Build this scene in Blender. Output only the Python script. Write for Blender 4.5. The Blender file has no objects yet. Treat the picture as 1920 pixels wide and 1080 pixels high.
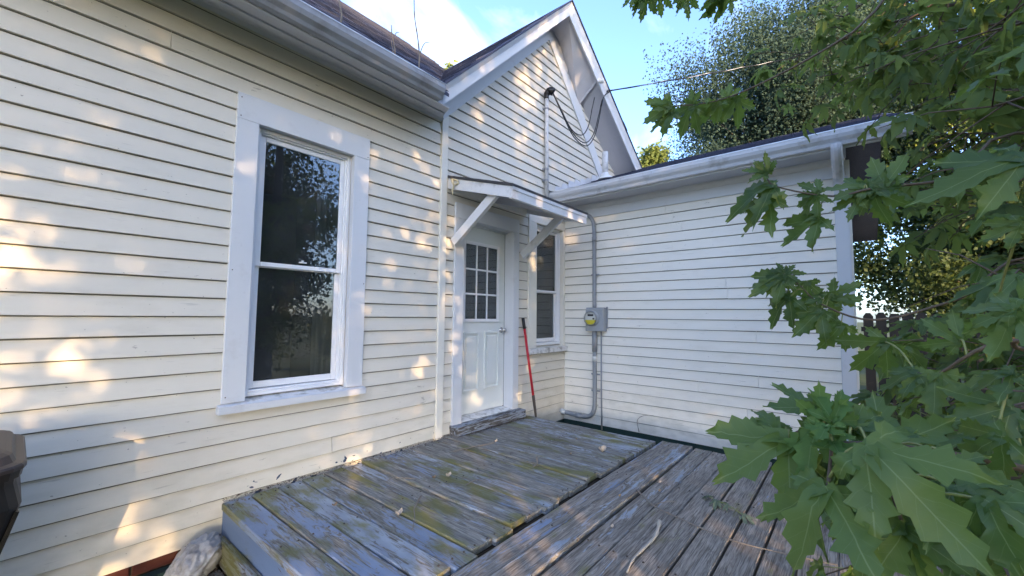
import bpy, bmesh, math, random
import numpy as np
from mathutils import Vector, Matrix, noise
random.seed(7)
rng = np.random.default_rng(11)
sc = bpy.context.scene
C = sc.collection

# ------------------------------------------------------------------ camera, sky, sun, exposure
cam_d = bpy.data.cameras.new('camera')
cam = bpy.data.objects.new('camera', cam_d); C.objects.link(cam)
CAM = Vector((0.0, -3.1, 1.17))
Rr = Vector((0.63686902, -0.77091327, 0.00951781)); Dn = Vector((0.05839255, 0.03592231, -0.99764718)); Fw = Vector((0.76875754, 0.63592635, 0.0678934))
mw = Matrix((( Rr.x, -Dn.x, -Fw.x, CAM.x), (Rr.y, -Dn.y, -Fw.y, CAM.y), (Rr.z, -Dn.z, -Fw.z, CAM.z), (0, 0, 0, 1)))
cam.matrix_world = mw
cam_d.sensor_width = 36; cam_d.lens = 36*772.8/1920
cam_d.clip_start = 0.02; cam_d.clip_end = 2000
sc.camera = cam

SUN_EL = math.radians(12.5); SUN_AZ = (-0.5, -0.866)
sv = Vector((SUN_AZ[0]*math.cos(SUN_EL), SUN_AZ[1]*math.cos(SUN_EL), math.sin(SUN_EL))).normalized()
world = bpy.data.worlds.new('World'); sc.world = world; world.use_nodes = True
wn, wl = world.node_tree.nodes, world.node_tree.links
wn.clear()
wo = wn.new('ShaderNodeOutputWorld'); bg = wn.new('ShaderNodeBackground'); sky = wn.new('ShaderNodeTexSky')
sky.sky_type = 'NISHITA'; sky.sun_disc = False; sky.sun_elevation = SUN_EL
sky.sun_rotation = math.atan2(sv.x, sv.y); sky.air_density = 0.75; sky.dust_density = 2.0; sky.ozone_density = 1.5; sky.altitude = 200
bg.inputs['Strength'].default_value = 0.15
# thin wispy cloud over the whole sky
tc = wn.new('ShaderNodeTexCoord'); mp = wn.new('ShaderNodeMapping'); mp.inputs['Location'].default_value = (8, 3, 2); mp.inputs['Rotation'].default_value = (0.3, 0.2, 0.9); mp.inputs['Scale'].default_value = (1.2, 3.4, 2.0)
nz = wn.new('ShaderNodeTexNoise'); nz.inputs['Scale'].default_value = 1.7; nz.inputs['Detail'].default_value = 8; nz.inputs['Roughness'].default_value = 0.58; nz.inputs['Distortion'].default_value = 0.5
cr = wn.new('ShaderNodeValToRGB'); cr.color_ramp.elements[0].position = 0.48; cr.color_ramp.elements[1].position = 0.86
hs = wn.new('ShaderNodeVectorMath'); hs.operation = 'MULTIPLY'; hs.inputs[1].default_value = (0.72, 0.79, 0.95)
mx = wn.new('ShaderNodeMix'); mx.data_type = 'RGBA'; mx.inputs[7].default_value = (2.2, 2.35, 2.6, 1)
mlt = wn.new('ShaderNodeMath'); mlt.operation = 'MULTIPLY'; mlt.inputs[1].default_value = 0.85
wl.new(tc.outputs['Generated'], mp.inputs['Vector']); wl.new(mp.outputs['Vector'], nz.inputs['Vector']); wl.new(nz.outputs['Fac'], cr.inputs['Fac'])
wl.new(cr.outputs['Color'], mlt.inputs[0]); wl.new(mlt.outputs[0], mx.inputs[0]); wl.new(sky.outputs['Color'], hs.inputs[0]); wl.new(hs.outputs[0], mx.inputs[6])
wl.new(mx.outputs[2], bg.inputs['Color']); wl.new(bg.outputs['Background'], wo.inputs['Surface'])

sun_d = bpy.data.lights.new('sun', 'SUN'); sun_d.energy = 2.4; sun_d.angle = math.radians(0.53); sun_d.color = (1.0, 0.66, 0.34)
sun = bpy.data.objects.new('sun', sun_d); C.objects.link(sun); sun.rotation_euler = sv.to_track_quat('Z', 'Y').to_euler(); sun.location = (-3, -20, 15)
sc.view_settings.view_transform = 'Standard'; sc.view_settings.look = 'None'; sc.view_settings.exposure = 2.78; sc.view_settings.gamma = 1.0
sc.view_settings.use_curve_mapping = False
sc.cycles.max_bounces = 8; sc.cycles.transparent_max_bounces = 12; sc.cycles.caustics_reflective = False; sc.cycles.caustics_refractive = False

# ------------------------------------------------------------------ materials
MAT = {}
class NT:
    def __init__(s, name):
        s.m = bpy.data.materials.new(name); s.m.use_nodes = True
        s.n, s.l = s.m.node_tree.nodes, s.m.node_tree.links
        s.b = s.n['Principled BSDF']; MAT[name] = s.m
    def node(s, t, **k):
        x = s.n.new(t)
        for a, v in k.items(): setattr(x, a, v)
        return x
    def pos(s, scale=(1, 1, 1), rnd=True):
        g = s.node('ShaderNodeNewGeometry'); m = s.node('ShaderNodeVectorMath', operation='MULTIPLY'); m.inputs[1].default_value = scale
        s.l.new(g.outputs['Position'], m.inputs[0])
        if not rnd: return m.outputs[0]
        o = s.node('ShaderNodeObjectInfo'); a = s.node('ShaderNodeVectorMath', operation='MULTIPLY_ADD')
        cb = s.node('ShaderNodeCombineXYZ')
        for i in range(3): s.l.new(o.outputs['Random'], cb.inputs[i])
        a.inputs[1].default_value = (37.0, 53.0, 71.0)
        s.l.new(cb.outputs[0], a.inputs[0]); s.l.new(m.outputs[0], a.inputs[2]); return a.outputs[0]
    def noise(s, vec, scale, detail=4, rough=0.55, dist=0.0):
        x = s.node('ShaderNodeTexNoise'); x.inputs['Scale'].default_value = scale; x.inputs['Detail'].default_value = detail
        x.inputs['Roughness'].default_value = rough; x.inputs['Distortion'].default_value = dist; s.l.new(vec, x.inputs['Vector']); return x.outputs['Fac']
    def ramp(s, fac, stops):
        r = s.node('ShaderNodeValToRGB'); e = r.color_ramp.elements
        while len(e) < len(stops): e.new(0.5)
        for i, (p, c) in enumerate(stops):
            e[i].position = p; e[i].color = (c, c, c, 1) if isinstance(c, (int, float)) else (*c, 1)
        s.l.new(fac, r.inputs['Fac']); return r.outputs['Color']
    def mix(s, fac, a, b, mode='MIX'):
        x = s.node('ShaderNodeMix', data_type='RGBA', blend_type=mode)
        for i, v in ((0, fac), (6, a), (7, b)):
            if isinstance(v, (int, float)): x.inputs[i].default_value = v
            elif isinstance(v, tuple): x.inputs[i].default_value = (*v, 1)
            else: s.l.new(v, x.inputs[i])
        return x.outputs[2]
    def math(s, op, a, b=0.0, c=0.0):
        x = s.node('ShaderNodeMath', operation=op)
        for i, v in ((0, a), (1, b), (2, c)):
            if isinstance(v, (int, float)): x.inputs[i].default_value = v
            else: s.l.new(v, x.inputs[i])
        return x.outputs[0]
    def bump(s, h, strength=0.3, dist=0.002):
        x = s.node('ShaderNodeBump'); x.inputs['Strength'].default_value = strength; x.inputs['Distance'].default_value = dist
        s.l.new(h, x.inputs['Height']); s.l.new(x.outputs[0], s.b.inputs['Normal'])
    def col(s, c):
        if isinstance(c, tuple): s.b.inputs['Base Color'].default_value = (*c, 1)
        else: s.l.new(c, s.b.inputs['Base Color'])
    def rough(s, r, spec=0.5):
        s.b.inputs['Specular IOR Level'].default_value = spec
        if isinstance(r, (int, float)): s.b.inputs['Roughness'].default_value = r
        else: s.l.new(r, s.b.inputs['Roughness'])

def siding_mat(name, ax, base, smear=False):
    t = NT(name)
    st = (3.0, 40.0, 55.0) if ax == 'x' else (40.0, 3.0, 55.0)
    grain = t.noise(t.pos(st), 1.0, 5, 0.6)
    big = t.noise(t.pos((1, 1, 1), False), 1.3, 3)
    mid = t.noise(t.pos((4, 4, 14)), 1.0, 4)
    c = t.mix(t.ramp(big, [(0.3, 0), (0.75, 1)]), base, tuple(x*f for x, f in zip(base, (0.93, 0.94, 0.95))))
    c = t.mix(t.ramp(mid, [(0.55, 0), (0.8, 0.5)]), c, tuple(x*f for x, f in zip(base, (0.82, 0.81, 0.78))))
    # small dirt specks, fine scratches and grime low on the wall
    sp = t.noise(t.pos((1, 1, 1)), 55.0, 2)
    c = t.mix(t.ramp(sp, [(0.735, 0), (0.77, 0.7)]), c, (0.20, 0.18, 0.15))
    cr_ = t.noise(t.pos((6, 60, 110) if ax == 'x' else (60, 6, 110)), 1.0, 3)
    c = t.mix(t.ramp(cr_, [(0.68, 0), (0.74, 0.5)]), c, (0.36, 0.34, 0.30))
    fl = t.math('ADD', t.math('MULTIPLY', t.noise(t.pos((7, 7, 22)), 1.0, 5, 0.7), 0.8), t.math('MULTIPLY', t.noise(t.pos((0.7, 0.7, 0.9), False), 1.0, 2), 0.25))
    c = t.mix(t.ramp(fl, [(0.685, 0), (0.70, 0.8)]), c, (0.40, 0.37, 0.32))
    g = t.node('ShaderNodeNewGeometry'); sx = t.node('ShaderNodeSeparateXYZ'); t.l.new(g.outputs['Position'], sx.inputs[0])
    low = t.math('MULTIPLY', t.ramp(t.math('MULTIPLY_ADD', sx.outputs['Z'], -1.4, 0.55), [(0.0, 0), (0.9, 1)]), t.ramp(t.noise(t.pos((5, 5, 9), False), 1.0, 5), [(0.42, 0), (0.66, 1)]))
    c = t.mix(t.math('MULTIPLY', low, 0.4), c, (0.34, 0.33, 0.25))
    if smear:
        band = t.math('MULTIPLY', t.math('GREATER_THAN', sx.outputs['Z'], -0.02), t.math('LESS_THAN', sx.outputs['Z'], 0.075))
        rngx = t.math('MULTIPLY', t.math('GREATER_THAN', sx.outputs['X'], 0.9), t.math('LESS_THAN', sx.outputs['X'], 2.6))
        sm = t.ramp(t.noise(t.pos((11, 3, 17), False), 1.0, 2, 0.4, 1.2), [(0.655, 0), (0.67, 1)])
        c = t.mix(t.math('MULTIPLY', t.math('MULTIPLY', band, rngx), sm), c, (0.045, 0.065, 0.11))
    t.col(c); t.rough(0.55, 0.35)
    h = t.math('ADD', t.math('MULTIPLY', grain, 0.7), t.math('MULTIPLY', t.noise(t.pos((9, 9, 20)), 1.0, 4), 0.9))
    t.bump(h, 0.35, 0.003)
CREAM = (0.705, 0.665, 0.58)
siding_mat('siding_main', 'x', CREAM, True)
siding_mat('siding_gable', 'x', CREAM)
siding_mat('siding_wing', 'y', (0.90, 0.85, 0.755))

def paint(name, base, dirt=(0.35, 0.33, 0.30), amt=0.5, rough=0.45, sc_=6.0, lo=0.6):
    t = NT(name)
    n = t.noise(t.pos((1, 1, 1), False), sc_, 5, 0.65); n2 = t.noise(t.pos((25, 25, 25)), 1.0, 4)
    c = t.mix(t.ramp(n, [(lo, 0), (lo+0.2, amt)]), base, dirt)
    c = t.mix(t.ramp(n2, [(0.66, 0), (0.78, amt*0.8)]), c, dirt)
    t.col(c); t.rough(rough, 0.4); t.bump(n2, 0.15, 0.002); return t
paint('joint_shade_dirt', (0.15, 0.14, 0.12), (0.04, 0.04, 0.035), 0.6, rough=0.9)  # dirty lap strip, also dark to paint in the siding's shadow lines
paint('trim_white', (0.66, 0.675, 0.70), amt=0.25)
paint('trim_cream', (0.78, 0.755, 0.68), amt=0.3)
paint('trim_soffit', (0.53, 0.54, 0.59), amt=0.3)  # soffit grey lowered so the colour carries some of the eave shade
paint('canopy_white', (0.74, 0.74, 0.75), (0.30, 0.27, 0.24), 0.6, lo=0.56)
paint('vinyl_white', (0.80, 0.81, 0.83), amt=0.2, rough=0.35)
paint('sill_dirty', (0.72, 0.72, 0.72), (0.14, 0.13, 0.10), 0.75, lo=0.48, sc_=11.0)
paint('door_paint', (0.70, 0.735, 0.725), amt=0.12, rough=0.4)
paint('gutter_white', (0.62, 0.64, 0.68), (0.20, 0.18, 0.16), 0.6, rough=0.55, sc_=5.0, lo=0.54)
paint('gutter_shaded', (0.33, 0.35, 0.40), (0.17, 0.155, 0.15), 0.6, rough=0.5, sc_=5.0, lo=0.52)  # main gutter: white paint darkened, its shade put into the colour; stains on top
paint('soffit_brown', (0.62, 0.54, 0.46), (0.12, 0.09, 0.07), 0.6)
paint('dark_trim', (0.05, 0.05, 0.055), (0.02, 0.02, 0.02), 0.6, rough=0.7)
paint('green_skirt', (0.018, 0.045, 0.042), (0.05, 0.05, 0.04), 0.6, rough=0.6)
paint('brick_red', (0.06, 0.014, 0.013), (0.07, 0.03, 0.025), 0.8, rough=0.8, sc_=20.0, lo=0.5)
paint('mortar', (0.05, 0.045, 0.04), (0.02, 0.02, 0.02), 0.6, rough=0.9)
paint('conduit_grey', (0.30, 0.315, 0.335), (0.16, 0.16, 0.16), 0.5, rough=0.45)
paint('mast_paint', (0.60, 0.60, 0.60), (0.25, 0.24, 0.23), 0.8, rough=0.5, sc_=14.0, lo=0.52)
paint('box_grey', (0.36, 0.38, 0.40), (0.2, 0.2, 0.2), 0.4, rough=0.4)
paint('meter_face', (0.70, 0.70, 0.66), amt=0.1)
paint('meter_yellow', (0.75, 0.62, 0.05), amt=0.1)
paint('black_plastic', (0.012, 0.012, 0.014), (0.03, 0.03, 0.03), 0.4, rough=0.35)
paint('red_paint', (0.50, 0.016, 0.03), (0.25, 0.01, 0.02), 0.4, rough=0.3)
paint('dark_steel', (0.07, 0.055, 0.045), (0.15, 0.07, 0.04), 0.6, rough=0.55)
paint('bin_body', (0.013, 0.012, 0.012), (0.045, 0.04, 0.038), 0.5, rough=0.5)
paint('bin_lid', (0.045, 0.037, 0.035), (0.06, 0.05, 0.05), 0.5, rough=0.45)
paint('bag_plastic', (0.42, 0.41, 0.40), (0.12, 0.10, 0.085), 0.7, rough=0.28, sc_=9.0, lo=0.5)
paint('twig_bark', (0.22, 0.185, 0.15), (0.08, 0.06, 0.05), 0.6, rough=0.8, sc_=30.0)
paint('twig_pale', (0.42, 0.38, 0.32), (0.2, 0.16, 0.12), 0.6, rough=0.8, sc_=30.0)
paint('dry_leaf', (0.36, 0.25, 0.15), (0.14, 0.08, 0.05), 0.7, rough=0.8, sc_=40.0)
paint('dry_leaf_pale', (0.58, 0.47, 0.36), (0.36, 0.25, 0.18), 0.7, rough=0.8, sc_=40.0)
paint('litter', (0.085, 0.06, 0.045), (0.20, 0.15, 0.11), 0.7, rough=0.9, sc_=60.0, lo=0.5)
paint('rope_cream', (0.66, 0.58, 0.38), (0.4, 0.33, 0.2), 0.5, rough=0.8, sc_=60.0)
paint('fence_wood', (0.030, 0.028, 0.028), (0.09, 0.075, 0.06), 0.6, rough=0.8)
paint('room_dark', (0.045, 0.055, 0.075), (0.014, 0.018, 0.026), 0.5, rough=0.9)
paint('curtain', (0.30, 0.32, 0.35), (0.18, 0.19, 0.2), 0.4, rough=0.9)
paint('soil', (0.065, 0.05, 0.035), (0.03, 0.024, 0.018), 0.7, rough=0.95, sc_=4.0)
paint('insulator_white', (0.8, 0.8, 0.78), amt=0.1, rough=0.2)
t = paint('chrome', (0.55, 0.55, 0.56), amt=0.1, rough=0.22); t.b.inputs['Metallic'].default_value = 1.0
t = paint('lip_metal', (0.80, 0.82, 0.85), (0.4, 0.4, 0.4), 0.3, rough=0.28); t.b.inputs['Metallic'].default_value = 0.6

def bark(name, a, b):
    t = NT(name); n = t.noise(t.pos((9, 9, 1.6), False), 1.0, 6, 0.65, 0.4)
    t.col(t.mix(t.ramp(n, [(0.35, 0), (0.65, 1)]), a, b)); t.rough(0.9, 0.2); t.bump(n, 0.8, 0.02)
bark('bark', (0.05, 0.042, 0.035), (0.15, 0.13, 0.11))

# weathered deck boards: blue paint worn off grey wood, moss on top
def deck_mat(name, ax, paint_thr, moss_thr, wood_a, wood_b, pa=(0.225, 0.26, 0.32), pb=(0.43, 0.475, 0.53)):
    t = NT(name)
    lo, hi = 1.0, 1.0
    def V(along, across): return (along, across, across) if ax == 'x' else (across, along, across)
    warp = t.noise(t.pos(V(1.6, 9.0)), 1.0, 3, 0.5)
    base_v = t.pos(V(2.2, 42.0))
    ad = t.node('ShaderNodeVectorMath', operation='MULTIPLY_ADD'); cb = t.node('ShaderNodeCombineXYZ')
    for i in range(3): t.l.new(warp, cb.inputs[i])
    ad.inputs[1].default_value = (9.0, 9.0, 9.0); t.l.new(cb.outputs[0], ad.inputs[0]); t.l.new(base_v, ad.inputs[2])
    grain = t.noise(ad.outputs[0], 1.0, 5, 0.62, 0.7)
    fine = t.noise(t.pos(V(7, 190)), 1.0, 3, 0.6)
    patch = t.noise(t.pos(V(2.6, 13.0)), 1.0, 6, 0.68, 0.3)
    blot = t.noise(t.pos(V(1.0, 1.6)), 1.0, 3)
    wood = t.mix(t.ramp(grain, [(0.33, 0), (0.68, 1)]), wood_a, wood_b)
    wood = t.mix(t.ramp(fine, [(0.44, 0), (0.66, 0.75)]), wood, tuple(x*0.32 for x in wood_a))
    oi = t.node('ShaderNodeObjectInfo')
    s = t.math('ADD', t.math('MULTIPLY', grain, 0.75), t.math('MULTIPLY', patch, 0.85))
    s = t.math('ADD', s, t.math('MULTIPLY', blot, 0.3))
    s = t.math('ADD', s, t.math('MULTIPLY', fine, 0.40)); s = t.math('SUBTRACT', s, 0.075)
    s = t.math('ADD', s, t.math('MULTIPLY_ADD', oi.outputs['Random'], 0.26, -0.13))
    pm = t.ramp(t.math('SUBTRACT', s, paint_thr-0.5), [(0.47, 0), (0.54, 1)])
    pc = t.mix(t.ramp(t.noise(t.pos(V(3, 8)), 1.0, 4), [(0.3, 0), (0.7, 1)]), pa, pb)
    pc = t.mix(t.ramp(t.math('FRACT', t.math('MULTIPLY', oi.outputs['Random'], 7.3)), [(0.45, 0), (0.9, 0.75)]), pc, (0.155, 0.225, 0.375))
    c = t.mix(t.math('MULTIPLY', pm, 0.95), wood, pc)
    mo = t.math('ADD', t.math('MULTIPLY', t.noise(t.pos(V(2.2, 5.0)), 1.0, 5, 0.6), 0.8), t.math('MULTIPLY', grain, 0.25))
    mc = t.mix(t.ramp(blot, [(0.3, 0), (0.7, 1)]), (0.105, 0.105, 0.035), (0.21, 0.195, 0.045))
    c = t.mix(t.math('MULTIPLY', t.ramp(mo, [(moss_thr, 0), (moss_thr+0.09, 1)]), 0.8), c, mc)
    t.col(c); t.rough(t.ramp(pm, [(0, 0.85), (1, 0.55)]), 0.35)
    h = t.math('ADD', t.math('MULTIPLY', grain, 1.0), t.math('MULTIPLY', fine, 0.6)); h = t.math('ADD', h, t.math('MULTIPLY', pm, 0.5))
    t.bump(h, 0.55, 0.004)
deck_mat('deck_blue', 'y', 1.135, 0.525, (0.17, 0.155, 0.13), (0.40, 0.38, 0.335))
deck_mat('deck_brown', 'x', 1.27, 0.61, (0.185, 0.155, 0.125), (0.43, 0.38, 0.32))
deck_mat('deck_rim', 'y', 0.98, 0.58, (0.11, 0.09, 0.07), (0.22, 0.20, 0.17), (0.085, 0.125, 0.215), (0.17, 0.23, 0.34))
deck_mat('deck_mossy', 'y', 1.12, 0.47, (0.11, 0.09, 0.07), (0.22, 0.20, 0.17))
deck_mat('deck_sill', 'x', 1.05, 0.72, (0.07, 0.065, 0.06), (0.17, 0.16, 0.15))

# shingles
t = NT('shingle'); n = t.noise(t.pos((30, 30, 30)), 6.0, 3); n2 = t.noise(t.pos((5, 5, 5), False), 1.0, 4)
t.col(t.mix(t.ramp(n, [(0.35, 0), (0.65, 1)]), t.mix(n2, (0.026, 0.031, 0.056), (0.050, 0.056, 0.090)), (0.088, 0.098, 0.145))); t.rough(0.9, 0.25); t.bump(n, 0.6, 0.003)

# glass: fresnel reflection over a see-through pane
t = NT('glass_pane'); t.n.remove(t.b)
gl = t.node('ShaderNodeBsdfGlossy'); gl.inputs['Roughness'].default_value = 0.012; gl.inputs['Color'].default_value = (0.92, 0.97, 1, 1)
tr = t.node('ShaderNodeBsdfTransparent'); tr.inputs['Color'].default_value = (0.70, 0.76, 0.80, 1)
fr = t.node('ShaderNodeFresnel'); fr.inputs['IOR'].default_value = 1.75; ms = t.node('ShaderNodeMixShader'); dif = t.node('ShaderNodeBsdfDiffuse'); dif.inputs['Color'].default_value = (0.5, 0.55, 0.6, 1); m2 = t.node('ShaderNodeMixShader')
t.l.new(t.ramp(t.noise(t.pos((2, 2, 2), False), 2.0, 4), [(0.3, 0.02), (0.8, 0.075)]), m2.inputs[0]); t.l.new(ms.outputs[0], m2.inputs[1]); t.l.new(dif.outputs[0], m2.inputs[2])
t.l.new(fr.outputs[0], ms.inputs[0]); t.l.new(tr.outputs[0], ms.inputs[1]); t.l.new(gl.outputs[0], ms.inputs[2]); t.l.new(m2.outputs[0], t.n['Material Output'].inputs['Surface'])

t = NT('clear_cover'); t.n.remove(t.b); gl = t.node('ShaderNodeBsdfGlossy'); gl.inputs['Roughness'].default_value = 0.05; tr = t.node('ShaderNodeBsdfTransparent'); tr.inputs['Color'].default_value = (0.96, 0.97, 0.97, 1)
fr = t.node('ShaderNodeFresnel'); fr.inputs['IOR'].default_value = 1.3; ms = t.node('ShaderNodeMixShader'); t.l.new(fr.outputs[0], ms.inputs[0]); t.l.new(tr.outputs[0], ms.inputs[1]); t.l.new(gl.outputs[0], ms.inputs[2]); t.l.new(ms.outputs[0], t.n['Material Output'].inputs['Surface'])

def leaf_mat(name, a, b, trans, tw=0.4, vein=False, rough=0.6, spec=0.22):
    t = NT(name)
    oi = t.node('ShaderNodeObjectInfo'); n = t.noise(t.pos((1, 1, 1)), 16.0 if vein else 9.0, 5, 0.65); nb = t.noise(t.pos((1, 1, 1), False), 1.1, 2)
    f = t.math('ADD', t.math('MULTIPLY', n, 0.5), t.math('ADD', t.math('MULTIPLY', oi.outputs['Random'], 0.35), t.math('MULTIPLY', nb, 0.4)))
    c = t.mix(t.ramp(f, [(0.35, 0), (0.9, 1)]), a, b)
    if name in ('maple_leaf', 'maple_fill'): c = t.mix(t.ramp(t.math('FRACT', t.math('MULTIPLY', t.math('ADD', oi.outputs['Random'], nb), 5.7)), [(0.62, 0), (1.0, 0.7)]), c, (0.125, 0.185, 0.036))
    if vein:
        uv = t.node('ShaderNodeUVMap'); sx = t.node('ShaderNodeSeparateXYZ'); t.l.new(uv.outputs[0], sx.inputs[0])
        au = t.math('ABSOLUTE', sx.outputs['X'])
        v1 = t.math('LESS_THAN', au, 0.013)
        # side veins run off the midrib at an angle
        sw = t.math('FRACT', t.math('SUBTRACT', t.math('MULTIPLY', sx.outputs['Y'], 6.5), t.math('MULTIPLY', au, 3.2)))
        v2 = t.math('MULTIPLY', t.math('LESS_THAN', sw, 0.05), 0.22)
        c = t.mix(t.math('MAXIMUM', t.math('MULTIPLY', v1, 0.75), v2), c, (0.24, 0.31, 0.12))
        t.bump(t.math('ADD', t.math('MAXIMUM', v1, v2), t.math('MULTIPLY', t.noise(t.pos((1, 1, 1)), 60.0, 3), 1.2)), 0.5, 0.0016)
    t.col(c); t.rough(rough, spec)
    tl = t.node('ShaderNodeBsdfTranslucent'); tcol = t.mix(0.5, c, trans); t.l.new(tcol, tl.inputs['Color'])
    ms = t.node('ShaderNodeMixShader'); ms.inputs[0].default_value = tw
    t.l.new(t.b.outputs[0], ms.inputs[1]); t.l.new(tl.outputs[0], ms.inputs[2]); t.l.new(ms.outputs[0], t.n['Material Output'].inputs['Surface'])
leaf_mat('maple_leaf', (0.028, 0.072, 0.024), (0.110, 0.180, 0.045), (0.42, 0.58, 0.07), 0.40, True, 0.42, 0.42)
leaf_mat('maple_young', (0.075, 0.16, 0.045), (0.13, 0.22, 0.06), (0.40, 0.55, 0.10), 0.4, True)
leaf_mat('maple_fill', (0.062, 0.115, 0.045), (0.15, 0.205, 0.080), (0.45, 0.55, 0.10), 0.50)
leaf_mat('leaf_grey', (0.034, 0.060, 0.048), (0.062, 0.098, 0.074), (0.14, 0.22, 0.12), 0.40, False, 0.8, 0.1)
leaf_mat('leaf_yellow', (0.085, 0.125, 0.035), (0.18, 0.215, 0.07), (0.42, 0.46, 0.10), 0.42)
leaf_mat('leaf_dark', (0.022, 0.042, 0.018), (0.055, 0.085, 0.028), (0.2, 0.26, 0.05), 0.3)
leaf_mat('leaf_wilted', (0.16, 0.20, 0.13), (0.24, 0.28, 0.19), (0.3, 0.35, 0.2), 0.3)
t = paint('petiole', (0.24, 0.26, 0.09), (0.2, 0.12, 0.08), 0.6, rough=0.5, sc_=20.0)
paint('stem_brown', (0.11, 0.08, 0.055), (0.2, 0.16, 0.11), 0.6, rough=0.7, sc_=20.0)
t = NT('grass'); t.col(t.mix(t.noise(t.pos((1, 1, 1), False), 1.2, 4), (0.035, 0.055, 0.018), (0.10, 0.115, 0.035))); t.rough(0.9, 0.2)

# ------------------------------------------------------------------ mesh helpers
class MB:
    def __init__(s): s.v = []; s.f = []; s.uv = None; s.mi = []
    def add(s, vs, fs, mi=0):
        o = len(s.v); s.v.extend([tuple(v) for v in vs]); s.f.extend([tuple(i+o for i in f) for f in fs]); s.mi.extend([mi]*len(fs)); return s
    def box(s, x0, x1, y0, y1, z0, z1, mi=0, bev=0.0):
        if bev:
            b = min(bev, abs(x1-x0)*.3, abs(y1-y0)*.3, abs(z1-z0)*.3)
            bm = bmesh.new(); bmesh.ops.create_cube(bm, size=1)
            for v in bm.verts: v.co = Vector(((x0+x1)/2+v.co.x*(x1-x0), (y0+y1)/2+v.co.y*(y1-y0), (z0+z1)/2+v.co.z*(z1-z0)))
            bmesh.ops.bevel(bm, geom=list(bm.edges), offset=b, segments=1, affect='EDGES', profile=0.5)
            bm.verts.index_update(); s.add([v.co[:] for v in bm.verts], [[v.index for v in f.verts] for f in bm.faces], mi); bm.free(); return s
        return s.add([(x0,y0,z0),(x1,y0,z0),(x1,y1,z0),(x0,y1,z0),(x0,y0,z1),(x1,y0,z1),(x1,y1,z1),(x0,y1,z1)],
                     [(0,3,2,1),(4,5,6,7),(0,1,5,4),(1,2,6,5),(2,3,7,6),(3,0,4,7)], mi)
    def hexa(s, p, mi=0):      # 8 points: bottom ring then top ring
        return s.add(p, [(0,3,2,1),(4,5,6,7),(0,1,5,4),(1,2,6,5),(2,3,7,6),(3,0,4,7)], mi)
    def slab(s, quad, off, mi=0):     # polygon extruded by a vector
        n = len(quad); a = [Vector(q) for q in quad]; b = [q+Vector(off) for q in a]
        return s.add([*a, *b], [tuple(range(n)), tuple(range(2*n-1, n-1, -1))] + [(i, i+n, (i+1) % n+n, (i+1) % n) for i in range(n)], mi)
    def bar(s, a, b, w, h, up=(0, 0, 1), mi=0):
        a, b = Vector(a), Vector(b); d = (b-a).normalized(); u = Vector(up); side = d.cross(u).normalized(); u = side.cross(d)
        o = [side*(-w/2)+u*(-h/2), side*(w/2)+u*(-h/2), side*(w/2)+u*(h/2), side*(-w/2)+u*(h/2)]
        return s.add([a+x for x in o]+[b+x for x in o], [(0,3,2,1),(4,5,6,7),(0,1,5,4),(1,2,6,5),(2,3,7,6),(3,0,4,7)], mi)
    def tube(s, pts, rad, n=8, mi=0, cap=True):
        pts = [Vector(p) for p in pts]; rad = [rad]*len(pts) if isinstance(rad, (int, float)) else rad
        ref = None; rings = []
        for i, p in enumerate(pts):
            d = (pts[min(i+1, len(pts)-1)]-pts[max(i-1, 0)]).normalized()
            if ref is None:
                ref = d.orthogonal().normalized()
            ref = (ref-d*ref.dot(d)).normalized(); w = d.cross(ref)
            rings.append([p+(ref*math.cos(2*math.pi*k/n)+w*math.sin(2*math.pi*k/n))*rad[i] for k in range(n)])
        vs = [v for r in rings for v in r]; fs = []
        for i in range(len(pts)-1):
            for k in range(n): fs.append((i*n+k, i*n+(k+1) % n, (i+1)*n+(k+1) % n, (i+1)*n+k))
        if cap: fs += [tuple(range(n-1, -1, -1)), tuple((len(pts)-1)*n+k for k in range(n))]
        return s.add(vs, fs, mi)
    def lathe(s, prof, o, axis, n=20, mi=0):      # prof: (along, radius)
        o = Vector(o); ax = Vector(axis).normalized(); r = ax.orthogonal().normalized(); w = ax.cross(r); vs = []; fs = []
        for a, q in prof: vs += [o+ax*a+(r*math.cos(2*math.pi*k/n)+w*math.sin(2*math.pi*k/n))*q for k in range(n)]
        for i in range(len(prof)-1):
            for k in range(n): fs.append((i*n+k, i*n+(k+1) % n, (i+1)*n+(k+1) % n, (i+1)*n+k))
        fs += [tuple(range(n-1, -1, -1)), tuple((len(prof)-1)*n+k for k in range(n))]
        return s.add(vs, fs, mi)
    def mesh(s, name, smooth=False):
        m = bpy.data.meshes.new(name); m.from_pydata(s.v, [], s.f)
        if any(s.mi): m.polygons.foreach_set('material_index', s.mi)
        if smooth: m.polygons.foreach_set('use_smooth', [True]*len(m.polygons))
        bm = bmesh.new(); bm.from_mesh(m); bmesh.ops.recalc_face_normals(bm, faces=bm.faces); bm.to_mesh(m); bm.free()
        m.update(); return m
def link(name, data, parent=None, loc=None):
    o = bpy.data.objects.new(name, data); C.objects.link(o)
    if loc is not None: o.location = loc
    if parent is not None:
        o.parent = parent; o.matrix_parent_inverse = Matrix.Translation(parent['_b']).inverted() if '_b' in parent else Matrix()
    return o
def obj(name, mb, mats, parent=None, smooth=False):
    """mesh given in world coordinates; its origin is moved to the middle of its base"""
    m = mb.mesh(name, smooth); co = np.array(mb.v); c = (co.min(0)+co.max(0))/2; c[2] = co[:, 2].min()
    m.transform(Matrix.Translation(-Vector(c)))
    for x in ([mats] if isinstance(mats, str) else mats): m.materials.append(MAT[x])
    o = bpy.data.objects.new(name, m); C.objects.link(o); o['_b'] = tuple(float(x) for x in c)
    if parent is not None:
        o.parent = parent; o.location = Vector(c)-Vector(parent['_b'])
    else: o.location = Vector(c)
    return o
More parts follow.
